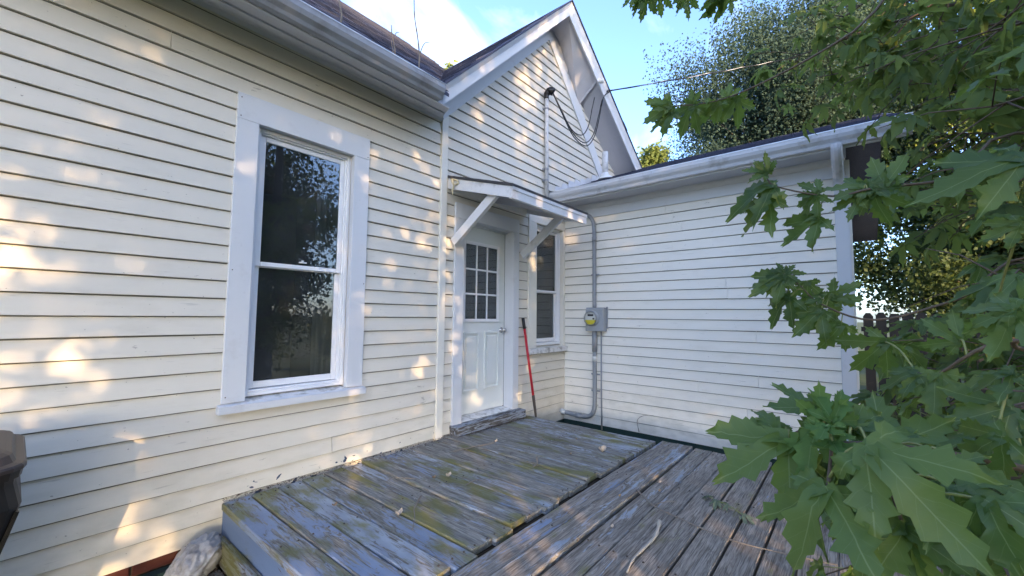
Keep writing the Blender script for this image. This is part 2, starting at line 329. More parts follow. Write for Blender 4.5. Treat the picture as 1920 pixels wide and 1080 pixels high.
def thing(name, label, cat, loc, group=None):
    o = bpy.data.objects.new(name, None); C.objects.link(o); o.location = loc; o['_b'] = tuple(float(x) for x in loc); o.empty_display_size = 0.1
    return tag(o, label, cat, group)
def tag(o, label, cat, group=None):
    o['label'] = label; o['category'] = cat
    if group: o['group'] = group
    return o
def kind(o, k): o['kind'] = k; return o
def smooth_path(pts, n=6):
    P = [Vector(p) for p in pts]; out = []
    for i in range(len(P)-1):
        p0, p1, p2, p3 = P[max(i-1, 0)], P[i], P[i+1], P[min(i+2, len(P)-1)]
        for k in range(n):
            t_ = k/n; out.append(0.5*((2*p1)+(p2-p0)*t_+(2*p0-5*p1+4*p2-p3)*t_*t_+(3*p1-p0-3*p2+p3)*t_**3))
    out.append(P[-1]); return out
def fast_mesh(name, V, F, mats, mi=None):      # numpy arrays: V (n,3), F (m,3)
    m = bpy.data.meshes.new(name); m.vertices.add(len(V)); m.vertices.foreach_set('co', np.ascontiguousarray(V, np.float32).ravel())
    m.loops.add(F.size); m.loops.foreach_set('vertex_index', np.ascontiguousarray(F, np.int32).ravel())
    k = F.shape[1]; m.polygons.add(len(F)); m.polygons.foreach_set('loop_start', np.arange(0, F.size, k, dtype=np.int32))
    if mi is not None: m.polygons.foreach_set('material_index', np.ascontiguousarray(mi, np.int32))
    for x in mats: m.materials.append(MAT[x])
    m.update(calc_edges=True); m.validate(); return m

# branch, leaf and bough positions of the maple, metres
HAND_LEAVES=[
 ((0.590,-3.071,0.982),(0.532,-3.029,0.901)),
 ((0.585,-3.106,1.036),(0.523,-3.178,0.984)),
 ((0.696,-3.024,1.001),(0.622,-2.943,0.946)),
 ((0.717,-3.020,1.004),(0.693,-2.964,1.030)),
 ((0.728,-3.058,1.042),(0.683,-3.003,1.053)),
 ((0.686,-3.065,1.036),(0.694,-3.058,1.086)),
 ((0.667,-3.074,1.041),(0.695,-3.097,1.084)),
 ((0.646,-3.070,1.038),(0.611,-3.063,1.019)),
 ((0.683,-3.059,1.021),(0.629,-3.037,0.981)),
 ((0.685,-3.093,1.028),(0.734,-3.104,1.072)),
 ((0.686,-3.095,1.029),(0.704,-3.164,1.035)),
 ((0.642,-3.075,1.021),(0.597,-3.089,1.005)),
 ((0.632,-3.176,0.997),(0.555,-3.205,0.967)),
 ((0.716,-3.176,0.998),(0.708,-3.238,1.004)),
 ((0.620,-3.134,0.947),(0.563,-3.107,0.910)),
 ((0.620,-3.134,0.947),(0.573,-3.164,0.942)),
 ((0.878,-3.261,1.052),(0.842,-3.195,1.021)),
 ((0.681,-3.111,0.937),(0.636,-3.089,0.877)),
 ((0.664,-3.181,0.964),(0.604,-3.163,0.911)),
 ((0.590,-3.190,1.002),(0.549,-3.195,0.947)),
 ((0.779,-3.127,0.989),(0.826,-3.202,1.054)),
 ((0.993,-3.181,1.079),(0.993,-3.125,1.055)),
 ((0.991,-3.203,1.081),(0.962,-3.194,1.006)),
 ((1.198,-3.151,1.123),(1.194,-3.086,1.050)),
 ((0.991,-3.233,1.136),(0.996,-3.185,1.170)),
 ((0.785,-3.252,1.184),(0.813,-3.206,1.192)),
 ((0.785,-3.254,1.178),(0.788,-3.228,1.117)),
 ((0.776,-3.235,1.029),(0.795,-3.181,0.986)),
 ((0.833,-3.258,1.102),(0.838,-3.210,1.075)),
 ((0.664,-3.243,1.338),(0.640,-3.167,1.318)),
 ((0.775,-3.261,1.287),(0.784,-3.225,1.270)),
 ((0.716,-3.082,0.985),(0.677,-3.031,0.935)),
 ((0.715,-3.093,0.980),(0.689,-3.069,0.901)),
 ((1.423,-2.914,1.608),(1.405,-2.923,1.666)),
 ((1.423,-2.914,1.608),(1.407,-2.850,1.627)),
 ((1.436,-2.929,1.567),(1.400,-2.792,1.537)),
 ((1.443,-2.917,1.535),(1.450,-2.820,1.433)),
 ((1.456,-3.031,1.526),(1.467,-2.976,1.458)),
 ((1.470,-3.033,1.461),(1.475,-2.936,1.389)),
 ((1.455,-3.036,1.531),(1.440,-2.997,1.577)),
 ((1.462,-3.125,1.503),(1.467,-3.052,1.478)),
 ((1.457,-3.135,1.525),(1.448,-3.051,1.559)),
 ((1.456,-3.149,1.529),(1.454,-3.219,1.520)),
 ((1.459,-3.156,1.512),(1.479,-3.164,1.413)),
 ((1.456,-3.178,1.522),(1.481,-3.139,1.626)),
 ((1.585,-2.932,1.310),(1.573,-2.833,1.291)),
 ((1.585,-2.931,1.304),(1.575,-2.827,1.241)),
 ((1.591,-2.946,1.239),(1.582,-2.859,1.165)),
 ((1.585,-2.935,1.314),(1.589,-2.992,1.324)),
 ((1.592,-2.992,1.286),(1.596,-2.996,1.203)),
 ((1.598,-3.023,1.197),(1.591,-2.945,1.108)),
 ((1.600,-3.071,1.155),(1.594,-3.008,1.068)),
 ((1.598,-3.052,1.232),(1.595,-3.116,1.295)),
 ((1.597,-3.025,1.233),(1.593,-2.972,1.254)),
 ((1.597,-3.052,1.249),(1.600,-3.062,1.167)),
 ((1.584,-2.932,1.317),(1.579,-2.922,1.356)),
 ((1.705,-2.543,2.055),(1.685,-2.417,2.002)),
 ((1.705,-2.530,2.046),(1.664,-2.480,2.091)),
 ((1.717,-2.548,2.033),(1.713,-2.448,1.970)),
 ((1.738,-2.623,2.038),(1.753,-2.530,1.947)),
 ((1.733,-2.624,2.047),(1.702,-2.616,2.102)),
 ((1.759,-2.699,2.033),(1.777,-2.631,1.959)),
 ((1.761,-2.718,2.038),(1.794,-2.699,1.957)),
 ((1.765,-2.747,2.042),(1.738,-2.763,2.100)),
 ((1.773,-2.773,2.036),(1.824,-2.790,1.930)),
 ((1.468,-2.522,2.399),(1.478,-2.463,2.357)),
 ((1.477,-2.539,2.396),(1.513,-2.492,2.328)),
 ((1.497,-2.583,2.391),(1.533,-2.552,2.331)),
 ((1.532,-2.660,2.378),(1.554,-2.607,2.328)),
 ((1.538,-2.667,2.373),(1.580,-2.644,2.309)),
 ((1.497,-2.767,2.292),(1.532,-2.736,2.233)),
 ((1.506,-2.782,2.284),(1.555,-2.769,2.211)),
 ((1.518,-2.813,2.276),(1.534,-2.766,2.240)),
 ((1.452,-2.497,2.406),(1.446,-2.445,2.386)),
]
STEMS=[
 ([(1.462,-3.621,0.780),(0.907,-3.293,0.962),(0.738,-3.175,1.006),(0.663,-3.114,1.021),(0.662,-3.074,1.016),(0.684,-3.057,1.028),(0.715,-3.017,0.999)],0.0055),
 ([(0.662,-3.074,1.016),(0.590,-3.071,0.982)],0.0025),
 ([(0.663,-3.114,1.021),(0.620,-3.134,0.947)],0.0025),
 ([(0.684,-3.057,1.028),(0.689,-3.066,1.050)],0.0025),
 ([(1.342,-3.485,1.073),(0.982,-3.288,1.139),(0.990,-3.206,1.081),(0.993,-3.181,1.079)],0.0040),
 ([(2.054,-3.631,1.753),(1.636,-3.340,1.565),(1.457,-3.157,1.523),(1.459,-3.066,1.517),(1.437,-2.933,1.567),(1.423,-2.914,1.608)],0.0045),
 ([(2.113,-3.677,1.372),(1.683,-3.331,1.230),(1.599,-3.148,1.169),(1.598,-3.025,1.216),(1.591,-2.973,1.276),(1.585,-2.932,1.312)],0.0040),
 ([(2.142,-3.580,2.564),(1.838,-3.136,2.185),(1.772,-2.883,2.071),(1.755,-2.700,2.042),(1.706,-2.543,2.053)],0.0050),
 ([(1.856,-3.528,2.630),(1.590,-3.007,2.380),(1.501,-2.783,2.291),(1.534,-2.669,2.379),(1.450,-2.498,2.409)],0.0050),
]
BOUGH_TIPS=[(2.983,-2.851,2.782),(2.948,-3.015,2.862),(2.885,-3.056,2.554),(2.984,-3.205,2.796),(2.920,-3.236,2.472),(2.632,-3.346,2.588),(2.556,-3.364,2.282),(2.308,-3.406,2.327),(2.392,-3.467,2.120),(2.456,-3.453,1.947),(1.958,-3.466,2.103),(1.860,-3.448,1.819),(1.903,-3.470,1.661),(2.515,-3.524,1.676),(2.921,-3.503,1.721),(1.766,-3.427,1.292),(2.380,-3.408,1.150),(2.282,-3.317,0.984),(1.974,-3.309,0.923),(1.777,-3.369,1.079),(1.553,-3.315,0.850),(1.340,-3.336,0.840),(1.635,-3.263,0.735),(1.408,-3.199,0.661),(1.214,-3.288,0.746),(1.462,-3.373,0.978)]
# ------------------------------------------------------------------ ground
GZ = -0.45
def ground():
    n = 90; xs = np.concatenate([np.linspace(-300, -12, 14), np.linspace(-11, 20, 62), np.linspace(22, 300, 14)]); V = []; F = []
    for y in xs:
        for x in xs: V.append((x, y-4, GZ+0.03*noise.noise(Vector((x*0.7, y*0.7, 0)))))
    for j in range(n-1):
        for i in range(n-1): F.append((j*n+i, j*n+i+1, (j+1)*n+i+1, (j+1)*n+i))
    m = bpy.data.meshes.new('ground'); m.from_pydata(V, [], F); m.materials.append(MAT['ground']); o = bpy.data.objects.new('ground', m); C.objects.link(o); kind(o, 'structure')
t = NT('ground'); n_ = t.noise(t.pos((1, 1, 1), False), 3.0, 6); n2_ = t.noise(t.pos((1, 1, 1), False), 0.5, 3)
t.col(t.mix(t.ramp(n2_, [(0.4, 0), (0.6, 1)]), t.mix(n_, (0.03, 0.052, 0.015), (0.075, 0.105, 0.03)), t.mix(n_, (0.04, 0.045, 0.02), (0.09, 0.095, 0.04)))); t.rough(0.95, 0.2); t.bump(n_, 0.8, 0.02)
ground()

# ------------------------------------------------------------------ the house
house = thing('house', 'cream clapboard house with white trim, steep gable and low side wing', 'house', (2.0, 0.0, GZ))
EXP = 0.1136; Z0 = -0.2145
def zc(k): return Z0+EXP*k
XB = 4.887
WIN1 = (0.865, 1.826, 0.541, 2.615); DOOR = (2.804, 3.836, 0.0, 2.319); WIN2 = (4.035, 4.886, 0.69, 2.45)
OPEN1 = (0.997, 1.693, 0.60, 2.456); OPEND = (2.93, 3.735, 0.0, 2.165); OPEN2 = (4.20, 4.815, 0.775, 2.36)
roofL = lambda x: 3.25+0.983*(x-2.345)
RX, RZ = 4.46, 5.34
roofR = lambda x: RZ-0.70*(x-RX)
roofM = lambda y: 3.12+0.865*(y+0.43)
roofW = lambda x: 2.81+0.40*(x-4.5)

# sheathing with real openings
def sheath(name, xs, zs, opens, y0, y1, mat):
    mb = MB()
    for i in range(len(xs)-1):
        for j in range(len(zs)-1):
            cx, cz = (xs[i]+xs[i+1])/2, (zs[j]+zs[j+1])/2
            if any(o[0] < cx < o[1] and o[2] < cz < o[3] for o in opens): continue
            mb.box(xs[i], xs[i+1], y0, y1, zs[j], zs[j+1])
    return obj(name, mb, mat, house)
wallA = sheath('main_wall', [-3.2, OPEN1[0]-.006, OPEN1[1]+.006, 2.645], [-0.20, OPEN1[2]-.04, OPEN1[3]+.006, 3.34], [OPEN1], 0.004, 0.10, 'trim_cream')
wallG = sheath('door_wall', [2.645, OPEND[0]-.006, OPEND[1]+.006, OPEN2[0]-.006, OPEN2[1]+.006, 4.95], [-0.20, 0.001, OPEN2[2]-.04, OPEND[3]+.006, OPEN2[3]+.006, 2.9], [OPEND, OPEN2], 0.004, 0.10, 'trim_cream')
gab = obj('gable_wall', MB().slab([(2.645, 0.004, 2.9), (6.9, 0.004, 2.9), (6.9, 0.004, roofR(6.9)-0.06), (RX, 0.004, RZ-0.06), (2.645, 0.004, roofL(2.645)-0.06)], (0, 0.096, 0)), 'trim_cream', house)
wing = obj('wing_wall', MB().box(XB+0.004, XB+0.1, -3.09, 0.003, -0.21, 2.74), 'trim_cream', house)
wend = obj('wing_end_wall', MB().slab([(XB+0.1, -3.09, -0.21), (11.0, -3.09, -0.21), (11.0, -3.09, 2.7), (7.9, -3.09, roofW(7.9)-0.05), (XB+0.1, -3.09, roofW(XB+0.1)-0.05)], (0, 0.1, 0)), 'siding_gable', house)

def clap(a0, a1, z, parent, mat, axis='x', face=0.0, h=0.119):
    """one wedge-section clapboard from a0 to a1; thick lower edge, thin top edge, a little wavy"""
    L = abs(a1-a0); n = max(1, int(L/0.35)); mb = MB(); vs = []; sd = random.random()*100
    for i in range(n+1):
        a = a0+(a1-a0)*i/n; dz = 0.0042*noise.noise(Vector((a*1.3, sd, 0))); dy = 0.0022*noise.noise(Vector((a*1.7, sd, 5)))
        for (dep, zz) in ((0.021+dy, z+0.0046+dz), (0.0185+dy, z+dz+0.0030), (0.0, z+dz+0.0030), (0.0, z+h), (0.0045, z+h), (0.0056, z+EXP-0.004)):
            vs.append((a, face-dep, zz) if axis == 'x' else (face-dep, a, zz))
    k_ = 6
    mb.v = [tuple(q) for q in vs]
    for i in range(n):
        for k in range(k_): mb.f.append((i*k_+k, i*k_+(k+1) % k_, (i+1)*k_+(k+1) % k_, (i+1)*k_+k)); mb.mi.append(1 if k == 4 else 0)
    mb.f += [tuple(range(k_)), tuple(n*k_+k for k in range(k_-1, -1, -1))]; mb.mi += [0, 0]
    return obj('clapboard', mb, [mat, 'joint_shade_dirt'], parent)

def runs(a0, a1, zt, joints):
    """split a course at one or two butt joints"""
    out = []; cur = a0
    for j in sorted(joints):
        if cur+0.5 < j < a1-0.5: out.append((cur, j-0.0016)); cur = j+0.0016
    out.append((cur, a1)); return out
for k in range(30):
    z = zc(k); zm = z+0.06
    if 3.112-z < 0.02: continue
    js = [random.uniform(-2.2, 2.4)] if random.random() < 0.8 else []
    segs = [(-3.2, WIN1[0]+0.004), (WIN1[1]-0.004, 2.609)] if WIN1[2]+0.03 < zm < WIN1[3] else [(-3.2, 2.609)]
    for s_ in segs:
        for r_ in runs(s_[0], s_[1], z, js): clap(r_[0], r_[1], z, wallA, 'siding_main', h=min(0.119, 3.112-z))
for k in range(28):
    z = zc(k); zm = z+0.06
    if zm < DOOR[3]:
        segs = [(2.682, DOOR[0]+0.004)]
        segs += [(DOOR[1]-0.004, 4.886)] if zm < WIN2[2] else [(DOOR[1]-0.004, WIN2[0]+0.004)]
    elif zm < WIN2[3]: segs = [(2.682, WIN2[0]+0.004)]
    else: segs = [(2.682, 4.886)]
    for s_ in segs: clap(s_[0], s_[1], z, wallG, 'siding_gable')
for k in range(28, 48):
    z = zc(k); zt = z+EXP
    xl = max(2.682, 2.653+(z-3.147)/0.993-0.035); xr = min(RX+(RZ-0.16-zt)/0.70, 4.5+(zt-2.79)/0.40+0.02)
    if z < 2.97: xr = 4.886
    if xr-xl < 0.1: continue
    if k < 34 and xr-xl > 2.2:
        j = random.uniform(xl+0.6, xr-0.6); clap(xl, j-0.0008, z, gab, 'siding_gable'); clap(j+0.0008, xr, z, gab, 'siding_gable')
    else: clap(xl, xr, z, gab, 'siding_gable')
for k in range(24):
    z = zc(k)
    for r_ in runs(-3.002, -0.02, z, [random.uniform(-2.6, -0.5)] if random.random() < 0.6 else []): clap(r_[0], r_[1], z, wing, 'siding_wing', 'y', XB)

def trim(name, mb, mat='trim_white', parent=None): return obj(name, mb, mat, parent or house)
# corner boards and friezes
trim('corner_board', MB().box(2.606, 2.686, -0.034, 0.002, -0.005, 3.30, bev=0.003), 'trim_cream')
trim('corner_board', MB().box(XB-0.028, XB+0.004, -3.105, -3.0, -0.21, 2.50, bev=0.003))
trim('corner_board', MB().box(XB+0.006, XB+0.11, -3.122, -3.09, -0.21, 2.66, bev=0.003), 'trim_cream')
trim('frieze_board', MB().slab([(2.61, -0.038, 3.105), (2.653, -0.038, 3.147), (4.454, -0.038, 4.94), (4.454, -0.038, 5.21), (2.61, -0.038, 3.375)], (0, 0.036, 0)))
trim('frieze_board', MB().slab([(4.456, -0.036, 4.94), (5.95, -0.036, 3.335), (6.10, -0.036, 3.42), (4.66, -0.036, 5.10), (4.456, -0.036, 5.21)], (0, 0.034, 0)))
trim('frieze_board', MB().box(XB-0.030, XB+0.003, -3.08, -0.002, 2.497, 2.668))
trim('bed_moulding', MB().slab([(XB-0.032, -0.002, 2.668), (XB-0.085, -0.002, 2.668), (XB-0.075, -0.002, 2.645), (XB-0.045, -0.002, 2.620), (XB-0.032, -0.002, 2.612)], (0, -3.08, 0)))

# main eave: sloped soffit, fascia, gutter with a bright lip
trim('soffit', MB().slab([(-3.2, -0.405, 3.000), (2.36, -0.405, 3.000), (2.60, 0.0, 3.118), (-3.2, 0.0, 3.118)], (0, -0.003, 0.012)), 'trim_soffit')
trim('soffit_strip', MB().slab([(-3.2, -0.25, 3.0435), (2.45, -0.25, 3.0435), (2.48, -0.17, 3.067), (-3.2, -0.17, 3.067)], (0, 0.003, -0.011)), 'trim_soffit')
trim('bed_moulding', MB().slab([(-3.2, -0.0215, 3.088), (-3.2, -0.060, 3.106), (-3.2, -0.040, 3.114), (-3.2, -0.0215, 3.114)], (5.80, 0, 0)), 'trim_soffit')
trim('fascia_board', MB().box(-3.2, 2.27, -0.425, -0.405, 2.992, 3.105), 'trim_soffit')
def gutter(prof, axis, a0, a1, lip, gm):
    mb = MB(); n = 16; P = []
    for i in range(n+1):
        a = a0+(a1-a0)*i/n
        for (d, z) in prof:
            w = 0.003*noise.noise(Vector((a*1.1, z*9, d*7))); P.append((a, d, z+w) if axis == 'x' else (d, a, z+w))
    k = len(prof); fs = [(i*k+j, i*k+(j+1) % k, (i+1)*k+(j+1) % k, (i+1)*k+j) for i in range(n) for j in range(k)]
    fs += [tuple(range(k)), tuple(n*k+j for j in range(k-1, -1, -1))]; mb.add(P, fs)
    g = obj('gutter', mb, gm, house)
    lp = [((a0+(a1-a0)*i/n), lip[0], lip[1]) if axis == 'x' else (lip[0], a0+(a1-a0)*i/n, lip[1]) for i in range(n+1)]
    obj('gutter_lip', MB().tube([(p[0], p[1], p[2]+0.002*noise.noise(Vector((p[0]*2, p[1]*2, 3)))) for p in lp], 0.0065, 6), 'lip_metal', g, True)
    return g
g1 = gutter([(-0.427, 3.10), (-0.427, 3.0), (-0.472, 3.0), (-0.485, 3.02), (-0.512, 3.042), (-0.526, 3.07), (-0.530, 3.105), (-0.518, 3.105), (-0.512, 3.085), (-0.44, 3.085), (-0.44, 3.10)], 'x', -3.2, 2.215, (-0.527, 3.108), 'gutter_shaded')
g2 = gutter([(4.508, 2.785), (4.508, 2.67), (4.463, 2.67), (4.450, 2.70), (4.423, 2.727), (4.409, 2.755), (4.405, 2.788), (4.417, 2.788), (4.423, 2.77), (4.495, 2.77), (4.495, 2.785)], 'y', -0.03, -3.52, (4.408, 2.791), 'gutter_white')
# wing eave
trim('fascia_board', MB().box(4.511, 4.530, -3.50, -0.004, 2.655, 2.800))
trim('soffit', MB().box(4.531, XB-0.031, -3.10, -0.004, 2.669, 2.683), 'trim_soffit')
trim('soffit', MB().slab([(4.531, -3.50, 2.669), (7.9, -3.50, roofW(7.9)-0.13), (7.9, -3.101, roofW(7.9)-0.13), (4.531, -3.101, 2.669)], (0, 0, 0.014)), 'soffit_brown')
trim('fascia_board', MB().slab([(4.511, -3.52, 2.655), (7.9, -3.52, roofW(7.9)-0.14), (7.9, -3.52, roofW(7.9)-0.008), (4.511, -3.52, 2.803)], (0, 0.018, 0)), 'soffit_brown')
# broken downspout elbow hanging from the gutter at the wing corner
dp = obj('downspout', MB().tube(smooth_path([(4.455, -3.04, 2.675), (4.46, -3.04, 2.64), (4.52, -3.04, 2.585), (4.66, -3.04, 2.53), (4.76, -3.04, 2.48), (4.80, -3.04, 2.42)], 4), 0.042, 10), 'gutter_white', house, False)
for i in range(5): obj('rib', MB().tube([(4.53+0.055*i, -3.04, 2.582-0.022*i), (4.535+0.055*i, -3.04, 2.580-0.022*i)], 0.046, 10), 'gutter_white', dp)
# gable rakes
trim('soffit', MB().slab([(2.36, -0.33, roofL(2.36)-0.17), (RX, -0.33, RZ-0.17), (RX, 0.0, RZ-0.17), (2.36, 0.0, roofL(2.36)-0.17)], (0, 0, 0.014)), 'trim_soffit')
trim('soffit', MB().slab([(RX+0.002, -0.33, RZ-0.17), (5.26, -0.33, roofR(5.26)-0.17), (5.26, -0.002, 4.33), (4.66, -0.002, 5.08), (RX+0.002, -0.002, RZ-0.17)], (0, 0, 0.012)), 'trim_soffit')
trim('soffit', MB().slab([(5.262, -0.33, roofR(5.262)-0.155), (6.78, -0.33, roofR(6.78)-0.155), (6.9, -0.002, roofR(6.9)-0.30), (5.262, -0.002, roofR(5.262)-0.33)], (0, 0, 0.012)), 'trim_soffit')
trim('fascia_board', MB().slab([(2.335, -0.35, roofL(2.335)-0.20), (2.335, -0.35, roofL(2.335)-0.03), (RX, -0.35, RZ-0.03), (RX, -0.35, RZ-0.20)], (0, 0.019, 0)))
trim('fascia_board', MB().slab([(RX+0.001, -0.35, RZ-0.20), (RX+0.001, -0.35, RZ-0.03), (6.78, -0.35, roofR(6.78)-0.03), (6.78, -0.35, roofR(6.78)-0.19)], (0, 0.019, 0)))
trim('crown_moulding', MB().slab([(2.31, -0.352, roofL(2.31)-0.085), (2.31, -0.385, roofL(2.31)-0.032), (2.31, -0.385, roofL(2.31)-0.020), (2.31, -0.352, roofL(2.31)-0.020)], (RX-2.31, 0, RZ-roofL(2.31))), 'vinyl_white')
trim('crown_moulding', MB().slab([(RX+0.001, -0.352, RZ-0.085), (RX+0.001, -0.385, RZ-0.032), (RX+0.001, -0.385, RZ-0.020), (RX+0.001, -0.352, RZ-0.020)], (6.80-RX, 0, roofR(6.80)-RZ)), 'vinyl_white')

# roofs: deck slab plus courses of shingle tabs
def roof(name, quad, th):
    return obj(name, MB().slab(quad, (0, 0, -th)), 'shingle', house)
r1 = roof('main_roof', [(-3.4, -0.47, roofM(-0.47)), (2.30, -0.47, roofM(-0.47)), (2.33, -0.40, roofM(-0.40)), (RX, 2.2, roofM(2.2)), (RX, 4.0, roofM(4.0)), (-3.4, 4.0, roofM(4.0))], 0.03)
r2 = roof('gable_roof', [(2.29, -0.40, roofL(2.29)+0.002), (RX, -0.40, RZ), (RX, 2.25, RZ), (2.40, -0.30, roofL(2.40)+0.002)], 0.022)
r3 = roof('gable_roof', [(RX+0.002, -0.40, RZ), (6.82, -0.40, roofR(6.82)), (6.82, 2.6, roofR(6.82)), (RX+0.002, 2.6, RZ)], 0.022)
r4 = roof('wing_roof', [(4.47, -3.54, roofW(4.47)), (8.0, -3.54, roofW(8.0)), (8.0, 0.0, roofW(8.0)), (4.47, -0.0, roofW(4.47))], 0.03)
r5 = roof('wing_roof', [(8.002, -3.54, roofW(8.0)), (11.4, -3.54, 2.85), (11.4, 0.0, 2.85), (8.002, 0.0, roofW(8.0))], 0.03)
def tabs(parent, o, u, v, nu, nv, clip, wu=0.30, wv=0.14):
    """rows of shingle tabs: o origin, u along the eave, v up the slope (unit vectors)"""
    o, u, v = Vector(o), Vector(u), Vector(v); nrm = u.cross(v).normalized(); nrm = nrm if nrm.z > 0 else -nrm; mb = MB()
    for j in range(nv):
        sh = random.uniform(0, wu)
        for i in range(-1, nu):
            a = i*wu+sh; w = wu-random.uniform(0.004, 0.012); b = j*wv+random.uniform(-0.006, 0.004); l = wv*1.25; th = random.uniform(0.006, 0.013)
            cpt = o+u*(a+w/2)+v*(b+l/2)
            if not clip(cpt): continue
            q = [o+u*a+v*b, o+u*(a+w)+v*b, o+u*(a+w)+v*(b+l), o+u*a+v*(b+l)]
            mb.add([p+nrm*0.001 for p in q]+[q[0]+nrm*th, q[1]+nrm*th, q[2]+nrm*0.002, q[3]+nrm*0.002], [(4, 5, 6, 7), (0, 1, 5, 4), (1, 2, 6, 5), (3, 0, 4, 7)])
    return kind(obj('shingles', mb, 'shingle', parent), 'stuff')
tabs(r1, (-1.0, -0.475, roofM(-0.475)), (1, 0, 0), Vector((0, 1, 0.865)).normalized(), 19, 42, lambda p: roofL(p.x) < p.z+0.02)
tabs(r2, (2.27, -0.405, roofL(2.27)+0.003), (0, 1, 0), Vector((1, 0, 0.983)).normalized(), 9, 22, lambda p: roofM(p.y) < p.z and p.x < RX-0.08 and p.y > -0.26)
tabs(r4, (4.46, -3.545, roofW(4.46)), (0, 1, 0), Vector((1, 0, 0.40)).normalized(), 12, 26, lambda p: -3.40 < p.y < -0.15 and p.x < 7.9)
tabs(r3, (6.83, -0.405, roofR(6.83)), (0, 1, 0), Vector((-1, 0, 0.70)).normalized(), 3, 20, lambda p: p.x > RX+0.12 and p.y > -0.26)
# step flashing where the wing roof meets the gable wall
for i in range(9):
    x = 4.62+0.17*i; z = roofW(x)
    obj('flashing', MB().slab([(x, -0.024, z-0.01), (x+0.165, -0.024, z+0.05), (x+0.165, -0.024, z+0.13+random.uniform(-.02, .02)), (x+0.03, -0.024, z+0.11+random.uniform(-.02, .02)), (x, -0.024, z+0.06)], (0, 0.003, 0)), 'trim_white', r4)

# foundation: bricks under the main wall, dark green skirting beside and under the wing
fnd = obj('foundation', MB().box(-3.2, 4.885, 0.03, 0.2, GZ-0.1, -0.202), 'mortar', house)
for r_ in range(3):
    for i in range(20):
        x = -3.1+0.212*i+(0.106 if r_ % 2 else 0); y = 0.012+random.uniform(-.003, .004); z = -0.283-0.075*r_
        if x+0.2 < 4.8: obj('brick', MB().box(x, x+0.2+random.uniform(-.006, .003), y, 0.06, z+random.uniform(-.002, .002), z+0.064, bev=0.003), 'brick_red', fnd)
obj('skirting_board', MB().box(-3.2, 0.93, -0.055, 0.008, GZ-0.05, -0.288), 'green_skirt', house)
obj('skirting_board', MB().box(3.97, 4.90, -0.006, 0.02, GZ-0.05, -0.208), 'green_skirt', house)
obj('skirting_board', MB().box(XB-0.012, XB+0.09, -3.09, -0.007, GZ-0.05, -0.212), 'green_skirt', house)

# rooms behind the glass
def room(x0, x1, y0, y1, z0, z1):
    mb = MB().add([(x0,y0,z0),(x1,y0,z0),(x1,y1,z0),(x0,y1,z0),(x0,y0,z1),(x1,y0,z1),(x1,y1,z1),(x0,y1,z1)], [(0,1,2,3),(4,7,6,5),(1,5,6,2),(2,6,7,3),(3,7,4,0)])
    return obj('room_interior', mb, 'room_dark', house)
room(-0.6, 2.60, 0.11, 3.2, -0.1, 2.85); room(2.66, 4.86, 0.115, 2.4, -0.1, 2.85)

# windows
def ring(mb, x0, x1, z0, z1, w, y0, y1, wb=None):
    wb = wb or w
    mb.box(x0, x0+w, y0, y1, z0, z1, bev=0.003); mb.box(x1-w, x1, y0, y1, z0, z1, bev=0.003)
    mb.box(x0+w+0.0005, x1-w-0.0005, y0+0.0006, y1-0.0006, z1-w, z1-0.0006, bev=0.003); mb.box(x0+w+0.0005, x1-w-0.0005, y0+0.0006, y1-0.0006, z0+0.0006, z0+wb, bev=0.003); return mb
def window(op, cas, casw_l, casw_r, split, headtop):
    x0, x1, z0, z1 = op
    w = obj('window', ring(MB(), x0+0.001, x1-0.001, z0+0.02, z1-0.001, 0.026, 0.018, 0.098), 'vinyl_white', house)
    obj('track', ring(MB(), x0+0.027, x1-0.027, z0+0.046, z1-0.027, 0.012, 0.032, 0.096), 'vinyl_white', w)
    a0, a1 = x0+0.040, x1-0.040
    obj('upper_sash', ring(MB(), a0, a1, split-0.018, z1-0.041, 0.034, 0.046, 0.066, 0.032), 'vinyl_white', w)
    obj('lower_sash', ring(MB(), a0, a1, z0+0.062, split+0.012, 0.036, 0.070, 0.092, 0.046), 'vinyl_white', w)
    obj('pane', MB().box(a0+0.03, a1-0.03, 0.054, 0.057, split+0.01, z1-0.072), 'glass_pane', w)
    obj('pane', MB().box(a0+0.032, a1-0.032, 0.079, 0.082, z0+0.10, split-0.018), 'glass_pane', w)
    return w
w1 = window(OPEN1, WIN1, .13, .13, 1.515, 2.63)
obj('casing', MB().box(WIN1[0], OPEN1[0], -0.034, 0.016, 0.602, 2.4555, bev=0.002), 'trim_white', w1)
obj('casing', MB().box(OPEN1[1], WIN1[1], -0.034, 0.016, 0.602, 2.4555, bev=0.002), 'trim_white', w1)
obj('casing', MB().box(WIN1[0], WIN1[1], -0.0345, 0.016, 2.4565, 2.632, bev=0.002), 'trim_white', w1)
obj('sill', MB().hexa([(0.845, -0.066, 0.541), (1.842, -0.066, 0.541), (1.842, 0.004, 0.541), (0.845, 0.004, 0.541), (0.845, -0.066, 0.587), (1.842, -0.066, 0.587), (1.842, 0.004, 0.601), (0.845, 0.004, 0.601)]), 'trim_white', w1)
obj('sill', MB().slab([(OPEN1[0]+0.001, -0.03, 0.596), (OPEN1[1]-0.001, -0.03, 0.596), (OPEN1[1]-0.001, 0.11, 0.622), (OPEN1[0]+0.001, 0.11, 0.622)], (0, 0, -0.03)), 'sill_dirty', w1)
obj('sash_lock', MB().box(1.33, 1.385, 0.040, 0.056, 1.546, 1.556, bev=0.003).box(1.345, 1.36, 0.034, 0.046, 1.556, 1.566, bev=0.002), 'vinyl_white', w1)
for (sx, sz) in ((0.885, 2.60), (0.885, 2.475), (1.81, 2.475), (0.885, 1.45), (1.81, 1.42), (0.885, 0.64)):
    obj('screw', MB().lathe([(0, 0.004), (0.002, 0.0035)], (sx, -0.0345, sz), (0, -1, 0), 8), 'dark_steel', w1)
